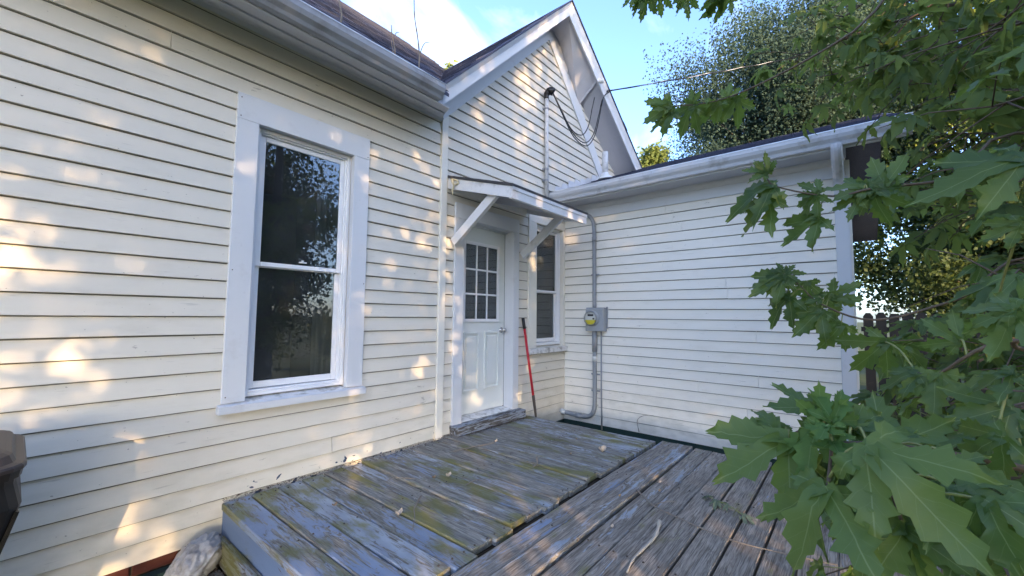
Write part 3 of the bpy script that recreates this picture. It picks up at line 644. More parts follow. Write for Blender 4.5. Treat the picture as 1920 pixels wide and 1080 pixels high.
w2 = window(OPEN2, WIN2, .1, .07, 1.50, 2.45)
obj('casing', MB().box(WIN2[0], OPEN2[0], -0.032, 0.016, 0.772, 2.3595, bev=0.002), 'trim_cream', w2)
obj('casing', MB().box(OPEN2[1], 4.862, -0.032, 0.016, 0.772, 2.3595, bev=0.002), 'trim_cream', w2)
obj('casing', MB().box(WIN2[0], 4.862, -0.0325, 0.016, 2.3605, 2.46, bev=0.002), 'trim_cream', w2)
obj('sill', MB().box(4.02, 4.865, -0.075, 0.003, 0.705, 0.770, bev=0.004), 'sill_dirty', w2)
obj('sill', MB().slab([(OPEN2[0]+0.001, -0.03, 0.769), (OPEN2[1]-0.001, -0.03, 0.769), (OPEN2[1]-0.001, 0.11, 0.795), (OPEN2[0]+0.001, 0.11, 0.795)], (0, 0, -0.03)), 'trim_cream', w2)
obj('curtain_rail', MB().box(4.24, 4.78, 0.16, 0.17, 1.965, 1.985), 'vinyl_white', w2)
obj('blind', MB().box(4.24, 4.78, 0.19, 0.20, 0.80, 1.29), 'curtain', w2)

def drape(x0, x1, y, z0, z1, n, amp, mat, par):
    mb = MB(); vs = []
    for i in range(n+1):
        x = x0+(x1-x0)*i/n; yy = y+amp*math.sin(i*1.9)+amp*0.5*math.sin(i*0.7); vs += [(x, yy, z0), (x, yy+0.01*math.sin(i), z1)]
    mb.add(vs, [(2*i, 2*i+2, 2*i+3, 2*i+1) for i in range(n)]); return obj('curtain', mb, mat, par, True)
drape(0.95, 1.12, 0.24, 0.55, 2.48, 14, 0.02, 'curtain', w1); drape(1.54, 1.76, 0.26, 0.55, 2.48, 16, 0.022, 'curtain', w1)
# door
dr = obj('door', MB().box(2.935, 3.732, 0.1065, 0.15, 0.125, 2.162), 'door_paint', house)
LX0, LX1, LZ0, LZ1 = 3.045, 3.625, 1.10, 1.985
dy = 0.1065
fm = MB(); ring(fm, LX0, LX1, LZ0, LZ1, 0.035, dy-0.016, dy+0.003); obj('lite_frame', fm, 'vinyl_white', dr)
gx = [LX0+0.035+i*(LX1-LX0-0.07)/3 for i in range(4)]; gz = [LZ0+0.035+i*(LZ1-LZ0-0.07)/3 for i in range(4)]
obj('lite_backing', MB().box(gx[0], gx[3], dy-0.0015, dy-0.0005, gz[0], gz[3]), 'room_dark', dr)
for i in (1, 2): obj('muntin', MB().box(gx[i]-0.010, gx[i]+0.010, dy-0.013, dy-0.002, gz[0]+0.0005, gz[3]-0.0005, bev=0.003), 'vinyl_white', dr)
for j in (1, 2):
    for i in range(3): obj('muntin', MB().box(gx[i]+(0.0105 if i else 0.0005), gx[i+1]-(0.0105 if i < 2 else 0.0005), dy-0.012, dy-0.002, gz[j]-0.010, gz[j]+0.010, bev=0.003), 'vinyl_white', dr)
for i in range(3):
    for j in range(3): obj('pane', MB().box(gx[i]+0.008, gx[i+1]-0.008, dy-0.0065, dy-0.0045, gz[j]+0.008, gz[j+1]-0.008), 'glass_pane', dr)
for (a, b) in ((3.06, 3.30), (3.39, 3.63)):
    p = MB(); ring(p, a, b, 0.36, 0.99, 0.020, dy-0.019, dy+0.002); obj('panel_moulding', p, 'door_paint', dr)
    obj('panel', MB().box(a+0.045, b-0.045, dy-0.012, dy+0.002, 0.405, 0.945, bev=0.010), 'door_paint', dr)
obj('knob', MB().lathe([(0, 0.032), (0.006, 0.032), (0.010, 0.013), (0.032, 0.012), (0.040, 0.024), (0.052, 0.029), (0.064, 0.026), (0.070, 0.014)], (3.680, dy, 1.005), (0, -1, 0), 18), 'chrome', dr, True)
for hz in (0.35, 1.15, 1.95): obj('hinge', MB().tube([(2.944, dy-0.004, hz-0.045), (2.944, dy-0.004, hz+0.045)], 0.006, 6), 'chrome', dr)
obj('casing', MB().box(DOOR[0], OPEND[0], -0.036, 0.105, 0.055, 2.1645, bev=0.002), 'trim_white', dr)
obj('casing', MB().box(OPEND[1], DOOR[1], -0.036, 0.105, 0.095, 2.1645, bev=0.002), 'trim_white', dr)
obj('casing', MB().box(DOOR[0], DOOR[1], -0.0365, 0.105, 2.1655, 2.322, bev=0.002), 'trim_white', dr)
obj('door_stop', MB().box(OPEND[0]+0.001, OPEND[1]-0.001, 0.065, 0.104, 2.150, 2.164), 'trim_white', dr)
obj('threshold', MB().hexa([(2.931, -0.02, 0.06), (3.734, -0.02, 0.06), (3.734, 0.15, 0.06), (2.931, 0.15, 0.06), (2.931, -0.02, 0.098), (3.734, -0.02, 0.098), (3.734, 0.15, 0.122), (2.931, 0.15, 0.122)]), 'sill_dirty', dr)
obj('door_sill', MB().box(2.79, 3.862, -0.135, -0.004, 0.006, 0.094, bev=0.006), 'deck_sill', dr)

# little canopy over the door
CX0, CX1, CD = 2.70, 3.985, 0.86
ctop = lambda y: 2.575+0.295*y        # y negative outwards
cn = obj('canopy', MB().slab([(CX0-0.012, -CD-0.012, ctop(-CD-0.012)), (CX1+0.012, -CD-0.012, ctop(-CD-0.012)), (CX1+0.012, -0.02, ctop(-0.02)), (CX0-0.012, -0.02, ctop(-0.02))], (0, 0, -0.024)), 'dark_trim', house)
obj('fascia_board', MB().hexa([(CX0, -CD, ctop(-CD)-0.128), (CX0+0.035, -CD, ctop(-CD)-0.128), (CX0+0.035, -0.02, ctop(-.02)-0.132), (CX0, -0.02, ctop(-.02)-0.132), (CX0, -CD, ctop(-CD)-0.026), (CX0+0.035, -CD, ctop(-CD)-0.026), (CX0+0.035, -0.02, ctop(-.02)-0.026), (CX0, -0.02, ctop(-.02)-0.026)]), 'canopy_white', cn)
obj('fascia_board', MB().hexa([(CX1-0.035, -CD, ctop(-CD)-0.128), (CX1, -CD, ctop(-CD)-0.128), (CX1, -0.02, ctop(-.02)-0.132), (CX1-0.035, -0.02, ctop(-.02)-0.132), (CX1-0.035, -CD, ctop(-CD)-0.026), (CX1, -CD, ctop(-CD)-0.026), (CX1, -0.02, ctop(-.02)-0.026), (CX1-0.035, -0.02, ctop(-.02)-0.026)]), 'canopy_white', cn)
obj('fascia_board', MB().box(CX0-0.003, CX1+0.003, -CD-0.002, -CD+0.032, ctop(-CD)-0.132, ctop(-CD)-0.028, bev=0.003), 'canopy_white', cn)
obj('drip_strip', MB().box(CX0-0.006, CX1+0.006, -CD-0.010, -CD-0.003, ctop(-CD)-0.058, ctop(-CD)-0.027), 'canopy_white', cn)
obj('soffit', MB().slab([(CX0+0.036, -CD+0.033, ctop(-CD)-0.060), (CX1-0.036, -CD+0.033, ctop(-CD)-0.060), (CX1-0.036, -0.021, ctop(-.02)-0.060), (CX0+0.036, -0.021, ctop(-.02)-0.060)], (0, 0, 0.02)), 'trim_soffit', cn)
obj('rafter', MB().bar((3.34, -CD+0.033, ctop(-CD)-0.095), (3.34, -0.022, ctop(-.02)-0.095), 0.04, 0.068), 'trim_soffit', cn)
obj('ledger', MB().box(CX0+0.037, CX1-0.037, -0.06, -0.0215, 2.405, 2.48), 'trim_cream', cn)
for x in (2.775, 3.885):
    obj('bracket', MB().bar((x, -0.045, 1.90), (x, -0.60, ctop(-0.60)-0.10), 0.042, 0.088, (0, -1, 1)), 'canopy_white', cn)
obj('flag_holder', MB().tube([(2.700, -0.09, 2.50), (2.665, -0.11, 2.53)], 0.013, 8).tube(smooth_path([(2.68, -0.10, 2.515), (2.675, -0.12, 2.47), (2.68, -0.13, 2.44), (2.685, -0.11, 2.40), (2.68, -0.12, 2.35)], 4), [0.012]*8+[0.009]*6+[0.006]*3, 6, 1).tube(smooth_path([(2.68, -0.09, 2.51), (2.685, -0.16, 2.49), (2.685, -0.19, 2.455), (2.685, -0.15, 2.445)], 4), 0.009, 6, 1), ['dark_steel', 'rope_cream'], cn, True)
# vent pipe through the wing roof
vp = obj('vent_pipe', MB().tube([(5.60, -0.28, roofW(5.60)), (5.60, -0.28, roofW(5.60)+0.42)], 0.045, 12), 'mast_paint', house, True)
obj('boot', MB().lathe([(0, 0.12), (0.012, 0.11), (0.05, 0.06), (0.09, 0.05)], (5.60, -0.28, roofW(5.60)+0.008), (-0.2, 0, 1), 14), 'trim_white', vp, True)

# ------------------------------------------------------------------ electric service
mst = thing('service_mast', 'painted conduit mast with black weatherhead on the gable wall', 'mast', (4.375, -0.05, 2.60))
obj('pipe', MB().tube([(4.375, -0.055, 2.62), (4.372, -0.055, 3.4), (4.365, -0.055, 4.08)], 0.026, 12), 'mast_paint', mst, True)
obj('weatherhead', MB().tube(smooth_path([(4.365, -0.055, 4.06), (4.365, -0.058, 4.11), (4.372, -0.072, 4.15), (4.395, -0.105, 4.165), (4.42, -0.135, 4.145)], 4), [0.032]*5+[0.04]*4+[0.05]*4+[0.052]*3+[0.04], 12), 'black_plastic', mst, True)
for z in (2.95, 3.10, 3.92): obj('pipe_strap', MB().tube([(4.37, -0.055, z-0.012), (4.37, -0.055, z+0.012)], 0.031, 12).box(4.325, 4.415, -0.03, -0.02, z-0.012, z+0.012), 'conduit_grey', mst)
drop = thing('service_wire', 'twisted black service cable running from the gable to the trees', 'cable', (5.45, -0.36, 4.2))
A_ = Vector((5.49, -0.37, 4.55)); B_ = Vector((24.7, -5.05, 14.1)); pts = []
for i in range(41):
    s_ = i/40; p = A_.lerp(B_, s_); p.z -= 0.55*4*s_*(1-s_)*0.22; pts.append(p)
obj('cable', MB().tube(pts, 0.010, 6), 'black_plastic', drop, True)
obj('cable', MB().tube([p+Vector((0, 0.012*math.sin(i*2.1), 0.012*math.cos(i*2.1))) for i, p in enumerate(pts)], 0.007, 5), 'conduit_grey', drop, True)
for q, (dx, dz) in enumerate(((0, 0), (0.03, -0.035), (-0.10, 0.06))):
    obj('drip_loop', MB().tube(smooth_path([(4.415, -0.13, 4.13-q*0.012), (4.55+dx*.3, -0.19, 3.90+dz), (4.75, -0.24, 3.66+dz), (4.97+dx, -0.29, 3.60+dz), (5.16+dx, -0.32, 3.78+dz*.5), (5.28+dx, -0.34, 4.10), (5.40, -0.36, 4.42), (5.60, -0.39, 4.60)] if q < 2 else [(4.415, -0.13, 4.12), (4.55, -0.19, 3.88), (4.73, -0.24, 3.70), (4.90, -0.29, 3.69), (5.02, -0.32, 3.86), (5.10, -0.33, 4.12), (5.16, -0.34, 4.32)], 5), 0.0075, 6), 'black_plastic', drop, True)
obj('splice', MB().tube([(5.33, -0.352, 4.25), (5.37, -0.357, 4.36)], 0.014, 6), 'black_plastic', drop, True)
ins = obj('insulator', MB().lathe([(0, 0.012), (0.03, 0.012), (0.032, 0.032), (0.05, 0.036), (0.058, 0.024), (0.066, 0.036), (0.084, 0.032), (0.088, 0.012)], (5.26, -0.345, 4.60), (0.1, -1, -0.1), 14), 'insulator_white', drop, True)

met = thing('electric_meter', 'grey electric meter box with round dial on the wing wall', 'meter', (4.82, -0.53, 0.98))
bx = obj('box', MB().box(4.765, 4.872, -0.66, -0.405, 0.985, 1.278, bev=0.008), 'box_grey', met)
obj('lid_flange', MB().box(4.80, 4.874, -0.668, -0.397, 1.272, 1.290, bev=0.003).box(4.842, 4.8745, -0.675, -0.662, 1.02, 1.30, bev=0.003), 'conduit_grey', bx)
dl = obj('dial', MB().lathe([(0, 0.100), (0.02, 0.100), (0.024, 0.092), (0.045, 0.090)], (4.766, -0.505, 1.150), (-1, 0, 0), 28), 'box_grey', met, True)
obj('dial_face', MB().lathe([(0, 0.084), (0.002, 0.084)], (4.7205, -0.505, 1.150), (-1, 0, 0), 28), 'meter_face', dl)
yf = MB(); N = 12; yf.add([(4.7175, -0.505+0.08*math.cos(math.pi*(1.08+0.84*i/N)), 1.150+0.08*math.sin(math.pi*(1.08+0.84*i/N))) for i in range(N+1)], [tuple(range(N+1))]); obj('yellow_label', yf, 'meter_yellow', dl)
obj('display', MB().box(4.7165, 4.7180, -0.545, -0.465, 1.178, 1.204), 'black_plastic', dl)
obj('display', MB().box(4.7165, 4.7180, -0.560, -0.535, 1.136, 1.156), 'dark_steel', dl)
obj('glass_cover', MB().lathe([(0, 0.088), (0.03, 0.086), (0.042, 0.078), (0.046, 0.06)], (4.722, -0.505, 1.150), (-1, 0, 0), 24), 'clear_cover', dl, True)
obj('conduit', MB().tube(smooth_path([(4.835, -0.50, 1.27), (4.835, -0.50, 1.8), (4.835, -0.50, 2.30), (4.835, -0.475, 2.45), (4.835, -0.39, 2.535), (4.83, -0.25, 2.555), (4.80, -0.12, 2.56), (4.65, -0.065, 2.57), (4.44, -0.055, 2.60), (4.375, -0.055, 2.70)], 5), 0.026, 12), 'conduit_grey', met, True)
obj('conduit', MB().tube(smooth_path([(4.835, -0.50, 0.99), (4.835, -0.50, 0.5), (4.835, -0.50, 0.10), (4.835, -0.485, -0.03), (4.835, -0.43, -0.105), (4.835, -0.32, -0.13), (4.82, -0.15, -0.12), (4.79, 0.0, -0.10)], 5), 0.028, 12), 'conduit_grey', met, True)
obj('coupling', MB().tube([(4.803, -0.075, -0.108), (4.79, -0.015, -0.10)], 0.034, 12).tube([(4.835, -0.50, 0.60), (4.835, -0.50, 0.66)], 0.031, 12), 'meter_face', met, True)
obj('coupling', MB().tube([(4.835, -0.50, 0.72), (4.835, -0.50, 0.98)], 0.034, 12).tube([(4.835, -0.50, 2.16), (4.835, -0.50, 2.22)], 0.031, 12).tube([(4.834, -0.30, -0.13), (4.828, -0.22, -0.127)], 0.032, 12), 'conduit_grey', met, True)
obj('ground_wire', MB().tube([(4.855, -0.585, 0.985), (4.858, -0.582, 0.3), (4.857, -0.585, -0.26)], 0.010, 8), 'conduit_grey', met, True)
for z in (0.43, 0.22, 1.72): obj('pipe_strap', MB().tube([(4.835, -0.50, z-0.01), (4.835, -0.50, z+0.01)], 0.031, 12).box(4.855, 4.868, -0.56, -0.44, z-0.01, z+0.01), 'conduit_grey', met)

# ------------------------------------------------------------------ deck
deck = thing('wooden_deck', 'weathered deck of worn blue painted planks with steps beside the door', 'deck', (2.4, -1.6, GZ))
def plank(p0, p1, w, z, th, mat, warp=0.006, tilt=0.0, axis='y', parent=None):
    """one board from p0 to p1 along its axis, slightly cupped and bowed"""
    n = 12; mb = MB(); a0, a1 = p0, p1; sd = random.random()*50; c0 = w[0]; c1 = w[1]; vs = []
    for i in range(n+1):
        a = a0+(a1-a0)*i/n; up = warp*noise.noise(Vector((a*0.9, sd, 0)))+tilt*(a-a0); side = 0.004*noise.noise(Vector((a*1.1, sd, 9)))
        ch = 0.005
        for (cc, zz) in ((c0, z-th), (c0, z-ch), (c0+ch, z+0.001), ((c0+c1)/2, z-0.0025), (c1-ch, z+0.001), (c1, z-ch), (c1, z-th)):
            vs.append((a, cc+side, zz+up) if axis == 'x' else (cc+side, a, zz+up))
    k = 7; fs = [(i*k+j, i*k+(j+1) % k, (i+1)*k+(j+1) % k, (i+1)*k+j) for i in range(n) for j in range(k)]
    fs += [tuple(range(k)), tuple(n*k+j for j in range(k-1, -1, -1))]; mb.add(vs, fs)
    return obj('plank', mb, mat, parent or deck)
bnd = [0.893, 1.055, 1.215, 1.378, 1.535, 1.685, 1.835, 1.985, 2.14, 2.295, 2.45, 2.60, 2.70, 2.86, 3.02, 3.18, 3.335, 3.49, 3.645, 3.80, 3.965]
ups = {6: 0.016, 4: 0.004, 12: 0.014, 13: 0.010, 1: 0.004, 9: 0.006}
for i in range(20):
    gap = random.uniform(0.004, 0.010)
    plank(-0.045-random.uniform(0, .012), -1.605+random.uniform(-0.012, 0.022)-(0.02 if i in (3, 5) else 0), (bnd[i], bnd[i+1]-gap), ups.get(i, 0.0)-random.uniform(0, .003), 0.036, 'deck_blue', 0.010)
yb = -1.645
for i in range(14):
    wd = random.uniform(0.138, 0.148); gap = {1: 0.022, 4: 0.012, 5: 0.012, 6: 0.010}.get(i, random.uniform(0.004, 0.008))
    plank(1.00 if i > 0 else 0.95, 3.985+random.uniform(0, .06), (yb-wd, yb), -0.004-random.uniform(0, .006)+(0.008 if i == 1 else 0), 0.036, 'deck_brown', 0.008, 0.0, 'x')
    yb -= wd+gap
for y in (-0.12, -0.85, -1.57): obj('joist', MB().box(0.95, 3.93, y-0.02, y+0.02, -0.20, -0.046), 'soil', deck)
for x in (1.1, 2.0, 3.0, 3.9): obj('joist', MB().box(x-0.02, x+0.02, -3.66, -1.66, -0.20, -0.056), 'soil', deck)
for (x, y) in ((0.98, -1.5), (3.9, -1.5), (3.9, -3.5), (1.1, -3.5), (3.9, -0.1)): obj('post', MB().box(x-0.045, x+0.045, y-0.045, y+0.045, GZ-0.1, -0.202), 'soil', deck)
def yboard(x0, x1, y0, y1, z0, z1, mat, nm): return obj(nm, MB().box(x0, x1, y0, y1, z0, z1, bev=0.006), mat, deck)
yboard(0.905, 0.942, -1.60, -0.030, -0.200, -0.040, 'deck_rim', 'rim_board')
yboard(3.915, 3.95, -1.60, -0.04, -0.20, -0.045, 'deck_rim', 'rim_board')
yboard(3.95, 3.985, -3.6, -1.66, -0.20, -0.055, 'deck_rim', 'rim_board')
yboard(0.862, 0.902, -1.60, -0.105, -0.318, -0.175, 'deck_mossy', 'step_riser')
plank(-0.20, -1.60, (0.715, 0.858), -0.318, 0.036, 'deck_blue'); plank(-0.17, -1.60, (0.565, 0.708), -0.321, 0.036, 'deck_blue')
yboard(0.60, 0.64, -1.58, -0.2, GZ-0.03, -0.36, 'soil', 'step_support')

nl = MB()
for i in range(20):
    for y in (-0.12, -0.85, -1.57):
        for fx_ in (0.22, 0.78):
            x = bnd[i]+(bnd[i+1]-bnd[i])*fx_+random.uniform(-.008, .008); nl.lathe([(0, 0.0055), (0.004, 0.005)], (x, y+random.uniform(-.012, .012), ups.get(i, 0.0)), (0, 0, 1), 7)
for j in range(14):
    for x in (1.1, 2.0, 3.0, 3.9):
        for q in (0.035, 0.105): nl.lathe([(0, 0.0055), (0.004, 0.005)], (x+random.uniform(-.012, .012), -1.645-0.15*j-q, -0.004), (0, 0, 1), 7)
kind(obj('nail_heads', nl, 'dark_steel', deck), 'stuff')
# ------------------------------------------------------------------ loose things
pole = thing('tool_handle', 'red pole with black grip leaning by the door', 'pole', (3.945, -0.20, 0.0))
a, b = Vector((3.955, -0.21, 0.0)), Vector((3.925, -0.030, 1.15)); L = lambda s_: a.lerp(b, s_)
obj('shaft', MB().tube([L(0.20), L(0.9)], 0.0155, 12), 'red_paint', pole, True)
obj('grip', MB().tube([L(0.885), L(0.89), L(0.995), L(1.0)], [0.016, 0.019, 0.019, 0.012], 12), 'black_plastic', pole, True)
obj('ferrule', MB().tube([L(0.0), L(0.02), L(0.2), L(0.215)], [0.010, 0.014, 0.0185, 0.017], 12), 'dark_steel', pole, True)

bn = thing('trash_cart', 'brown lidded wheeled trash cart standing against the clapboard wall', 'trash cart', (-0.29, -0.50, GZ))
def loft(secs):     # sections: (z, x0, x1, y0, y1)
    vs = []; fs = []
    for (z, x0, x1, y0, y1) in secs:
        c = min(x1-x0, y1-y0)*0.16
        for (cx, cy, a_) in ((x1-c, y0+c, -90), (x1-c, y1-c, 0), (x0+c, y1-c, 90), (x0+c, y0+c, 180)):
            for q in range(5): vs.append((cx+c*math.cos(math.radians(a_+22.5*q)), cy+c*math.sin(math.radians(a_+22.5*q)), z))
    for i in range(len(secs)-1):
        for k in range(20): fs.append((i*20+k, i*20+(k+1) % 20, (i+1)*20+(k+1) % 20, (i+1)*20+k))
    fs += [tuple(range(19, -1, -1)), tuple((len(secs)-1)*20+k for k in range(20))]; return MB().add(vs, fs)
bd = obj('body', loft([(GZ+0.04, -0.50, -0.20, -0.72, -0.28), (0.30, -0.56, 0.018, -0.82, -0.24), (0.48, -0.57, 0.062, -0.84, -0.23), (0.56, -0.57, 0.045, -0.84, -0.23), (0.60, -0.58, 0.047, -0.85, -0.22)]), 'bin_body', bn)
for i in range(9):
    y = -0.78+0.06*i; obj('rib', MB().bar((-0.16, y*0.9-0.04, GZ+0.1), (0.052, y, 0.46), 0.018, 0.012, (1, 0, 0)), 'black_plastic', bd)
obj('rim', loft([(0.585, -0.595, 0.056, -0.865, -0.21), (0.612, -0.595, 0.060, -0.865, -0.21)]), 'bin_body', bn)
ld = obj('lid', loft([(0.616, -0.60, 0.066, -0.88, -0.20), (0.628, -0.60, 0.066, -0.88, -0.20), (0.634, -0.595, 0.060, -0.875, -0.205), (0.638, -0.575, 0.040, -0.855, -0.225), (0.660, -0.56, 0.030, -0.83, -0.24), (0.668, -0.54, 0.015, -0.81, -0.26), (0.676, -0.45, -0.02, -0.70, -0.35)]), 'bin_lid', bn)
obj('lid_handle', MB().box(-0.36, -0.20, -0.92, -0.875, 0.625, 0.65, bev=0.008), 'bin_lid', ld)
for (x, y) in ((-0.12, -0.27), (-0.48, -0.27)): obj('wheel', MB().lathe([(-0.03, 0.06), (-0.028, 0.115), (0.028, 0.115), (0.03, 0.06)], (x, y+0.02, GZ+0.10), (1, 0, 0), 20), 'black_plastic', bn, True)

# crumpled plastic bag by the steps
bm = bmesh.new(); bmesh.ops.create_icosphere(bm, subdivisions=5, radius=1.0)
for v in bm.verts:
    d = v.co.copy(); q = d+0.35*Vector((noise.noise(d*1.5), noise.noise(d*1.5+Vector((7, 0, 0))), noise.noise(d*1.5+Vector((0, 7, 0)))))
    fold = 1-2*abs(noise.noise(Vector((q.x*1.2+q.z*1.0, q.y*4.5, q.z*1.6-q.x))))
    fold2 = 1-2*abs(noise.noise(Vector((q.x*2.5, q.y*9+q.x*3, q.z*3.5))))
    r = 0.92+0.25*noise.noise(d*1.2+Vector((3, 1, 2)))+0.20*fold+0.10*fold2+0.012*noise.noise(d*20)
    v.co = Vector((d.x*0.145, d.y*0.09, d.z*0.098))*r
    if v.co.z < -0.09: v.co.z = -0.09
m = bpy.data.meshes.new('plastic_bag'); bm.to_mesh(m); bm.free(); m.materials.append(MAT['bag_plastic']); m.polygons.foreach_set('use_smooth', [True]*len(m.polygons))
bag = bpy.data.objects.new('plastic_bag', m); C.objects.link(bag); bag.location = (0.745, -0.18, -0.232); tag(bag, 'crumpled grey white plastic bag beside the deck steps', 'bag')
bag.rotation_euler = (0.15, -0.35, 0.75)

def twig(path, r, mat, label, name='twig', grp=None, forks=()):
    mb = MB(); P = smooth_path(path, 5); n = len(P)
    mb.tube(P, [r*(1-0.6*i/(n-1))*(1+0.18*math.sin(i*1.7)) for i in range(n)], 6)
    for f in forks:
        Q = smooth_path(f, 4); mb.tube(Q, [r*0.6*(1-0.6*i/(len(Q)-1)) for i in range(len(Q))], 5)
    return tag(obj(name, mb, mat, None, True), label, 'twig', grp)
Z = 0.006
twig([(2.76, -1.93, Z), (2.60, -2.10, Z+.004), (2.52, -2.30, Z+.008), (2.47, -2.56, Z+.004), (2.50, -2.80, Z+.006), (2.54, -3.0, Z+.01)], 0.006, 'twig_bark', 'long thin bare twig lying across the brown deck planks', forks=[[(2.60, -2.10, Z+.004), (2.66, -2.16, Z+.02), (2.68, -2.22, Z+.03)]])
twig([(2.33, -2.24, Z+.05), (2.22, -2.26, Z+.025), (2.13, -2.25, Z+.008), (1.98, -2.24, Z), (1.86, -2.26, Z)], 0.011, 'twig_pale', 'thick pale crooked stick on the brown deck planks')
twig([(1.73, -0.93, Z+.012), (1.66, -0.99, Z+.022), (1.58, -1.06, Z+.024), (1.53, -1.13, Z+.018), (1.44, -1.23, Z+.01)], 0.006, 'twig_bark', 'short curved grey twig across the bright blue plank')
twig([(1.90, -0.66, Z), (1.84, -0.60, Z+.01), (1.78, -0.55, Z+.014), (1.73, -0.545, Z)], 0.005, 'twig_bark', 'small hooked twig on the blue planks near the wall')
twig([(2.92, -0.51, Z), (2.75, -0.50, Z+.01), (2.62, -0.46, Z+.008), (2.50, -0.42, Z+.004), (2.44, -0.41, Z)], 0.0055, 'twig_bark', 'dark slender twig lying before the door sill', forks=[[(2.62, -0.46, Z+.008), (2.53, -0.50, Z+.012), (2.48, -0.52, Z+.004)]])
twig([(2.72, -1.12, Z+.05), (2.69, -1.15, Z+.03), (2.66, -1.16, Z+.018), (2.60, -1.17, Z+.012)], 0.008, 'twig_bark', 'stubby twig propped at the gap between two planks')
twig([(2.06, -1.00, Z), (2.16, -1.00, Z+.006), (2.25, -1.05, Z)], 0.004, 'twig_bark', 'tiny forked twig lying mid deck', forks=[[(2.16, -1.00, Z+.006), (2.20, -1.09, Z+.004)]])
twig([(4.75, -1.12, -0.17), (4.80, -1.08, -0.05), (4.855, -1.14, 0.005), (4.86, -1.25, 0.02)], 0.004, 'twig_bark', 'thin stalk curling against the foot of the wing wall')
# bare vine runners on the main roof
ry = lambda y: roofM(y)+0.012
vines = [([(1.30, -0.46, ry(-.46)), (1.32, -0.47, 3.20), (1.30, -0.47, 3.33), (1.34, -0.46, 3.46), (1.345, -0.45, 3.56)], 'bare upright vine shoot at the gutter edge, thickest of the roof shoots', []),
 ([(1.60, -0.40, ry(-.40)), (1.75, -0.41, ry(-.41)), (1.92, -0.38, ry(-.38)), (2.10, -0.34, ry(-.34)), (2.30, -0.28, ry(-.28)), (2.46, -0.20, ry(-.20))], 'bare vine stem running along the shingles above the gutter', [[(1.75, -0.41, ry(-.41)), (1.77, -0.41, 3.22), (1.755, -0.41, 3.27), (1.76, -0.40, 3.31)]]),
 ([(1.80, -0.40, ry(-.40)), (1.79, -0.40, 3.26), (1.765, -0.40, 3.35), (1.755, -0.40, 3.43)], 'short forked vine shoot standing on the roof', [[(1.78, -0.40, 3.33), (1.80, -0.40, 3.39), (1.83, -0.40, 3.41)]]),
 ([(2.05, -0.36, ry(-.36)), (2.06, -0.36, 3.33), (2.04, -0.36, 3.48), (2.00, -0.36, 3.66), (1.99, -0.36, 3.80), (1.98, -0.36, 3.92)], 'tall forked vine shoot rising from the roof near the valley', [[(2.06, -0.36, 3.36), (2.09, -0.36, 3.45), (2.13, -0.35, 3.51), (2.17, -0.35, 3.53)]])]
for p, lab, fk in vines: twig(p, 0.0075, 'twig_bark', lab, 'vine_shoot', 'bare vine shoots on the roof', fk)

# dry leaves and leaf litter
def curl_leaf(c, r, mat, label, grp=None):
    mb = MB(); n = 7; sd = random.random()*9; vs = []
    for i in range(n):
        for j in range(4):
            u, v = i/(n-1)*2-1, j/3*2-1; w = (1-u*u)**0.5*0.55+0.06; ang = u*1.5
            vs.append((c[0]+r*math.sin(ang)*0.8, c[1]+r*v*w+r*0.2*noise.noise(Vector((u*2, v*2, sd))), c[2]+r*(1-math.cos(ang))*0.8+r*0.35*v*v+r*0.2*noise.noise(Vector((u*2+5, v*2, sd)))))
    mb.add(vs, [(i*4+j, i*4+j+1, (i+1)*4+j+1, (i+1)*4+j) for i in range(n-1) for j in range(3)])
    return tag(obj('dry_leaf', mb, mat, None, True), label, 'dry leaf', grp)
curl_leaf((1.50, -1.02, 0.012), 0.028, 'dry_leaf_pale', 'pale curled dry leaf at the edge of the bright blue plank')
curl_leaf((3.33, -1.38, 0.006), 0.045, 'dry_leaf_pale', 'pale shrivelled dry leaf near the end of the deck')
curl_leaf((2.08, -0.80, 0.008), 0.026, 'dry_leaf_pale', 'curled tan dry leaf in the middle of the blue planks')
curl_leaf((1.995, -0.74, 0.006), 0.018, 'dry_leaf', 'small reddish dry leaf in the middle of the blue planks')
curl_leaf((1.32, -0.62, 0.006), 0.020, 'dry_leaf', 'small olive dry leaf lying near the left plank ends')
curl_leaf((2.93, -0.50, 0.004), 0.020, 'dry_leaf_pale', 'small cream dry leaf before the door sill')
for (x, y) in ((3.5, -1.02), (3.25, -0.78), (3.1, -1.2), (2.85, -2.05), (2.6, -1.88), (1.95, -1.95), (2.2, -2.02), (3.0, -2.0)):
    curl_leaf((x, y, 0.0), 0.013, random.choice(['dry_leaf', 'dry_leaf_pale']), 'tiny dry leaf crumb on the deck boards', 'crumbs of dry leaf on the deck')
V = []; F = []
def flake(c, r):
    q = rng.normal(size=(3, 3)); q /= np.linalg.norm(q, axis=1)[:, None]; q[:, 2] *= 0.45; o_ = len(V)
    for k in range(3): V.append(np.array(c)+q[k]*r)
    F.append((o_, o_+1, o_+2))
for i in range(2600):
    x = rng.uniform(0.9, 3.95); y = -0.02-abs(rng.normal())*0.028*(1.6 if 1.9 < x < 2.9 else 1.0); flake((x, y if not 2.78 < x < 3.87 else y-0.12, 0.006+rng.uniform(0, 0.010)), rng.uniform(0.003, 0.010))
for i in range(700): flake((rng.uniform(0.72, 0.90), -abs(rng.normal())*0.07-0.02, -0.20+rng.uniform(-0.05, 0.012)), rng.uniform(0.006, 0.018))
for i in range(500): flake((rng.uniform(0.6, 0.86), rng.uniform(-0.4, -0.1), -0.312+rng.uniform(0, 0.01)), rng.uniform(0.005, 0.016))
for i in range(900): flake((rng.uniform(4.1, 4.86), rng.uniform(-0.3, -0.01), -0.30+rng.uniform(0, 0.05)), rng.uniform(0.008, 0.02))
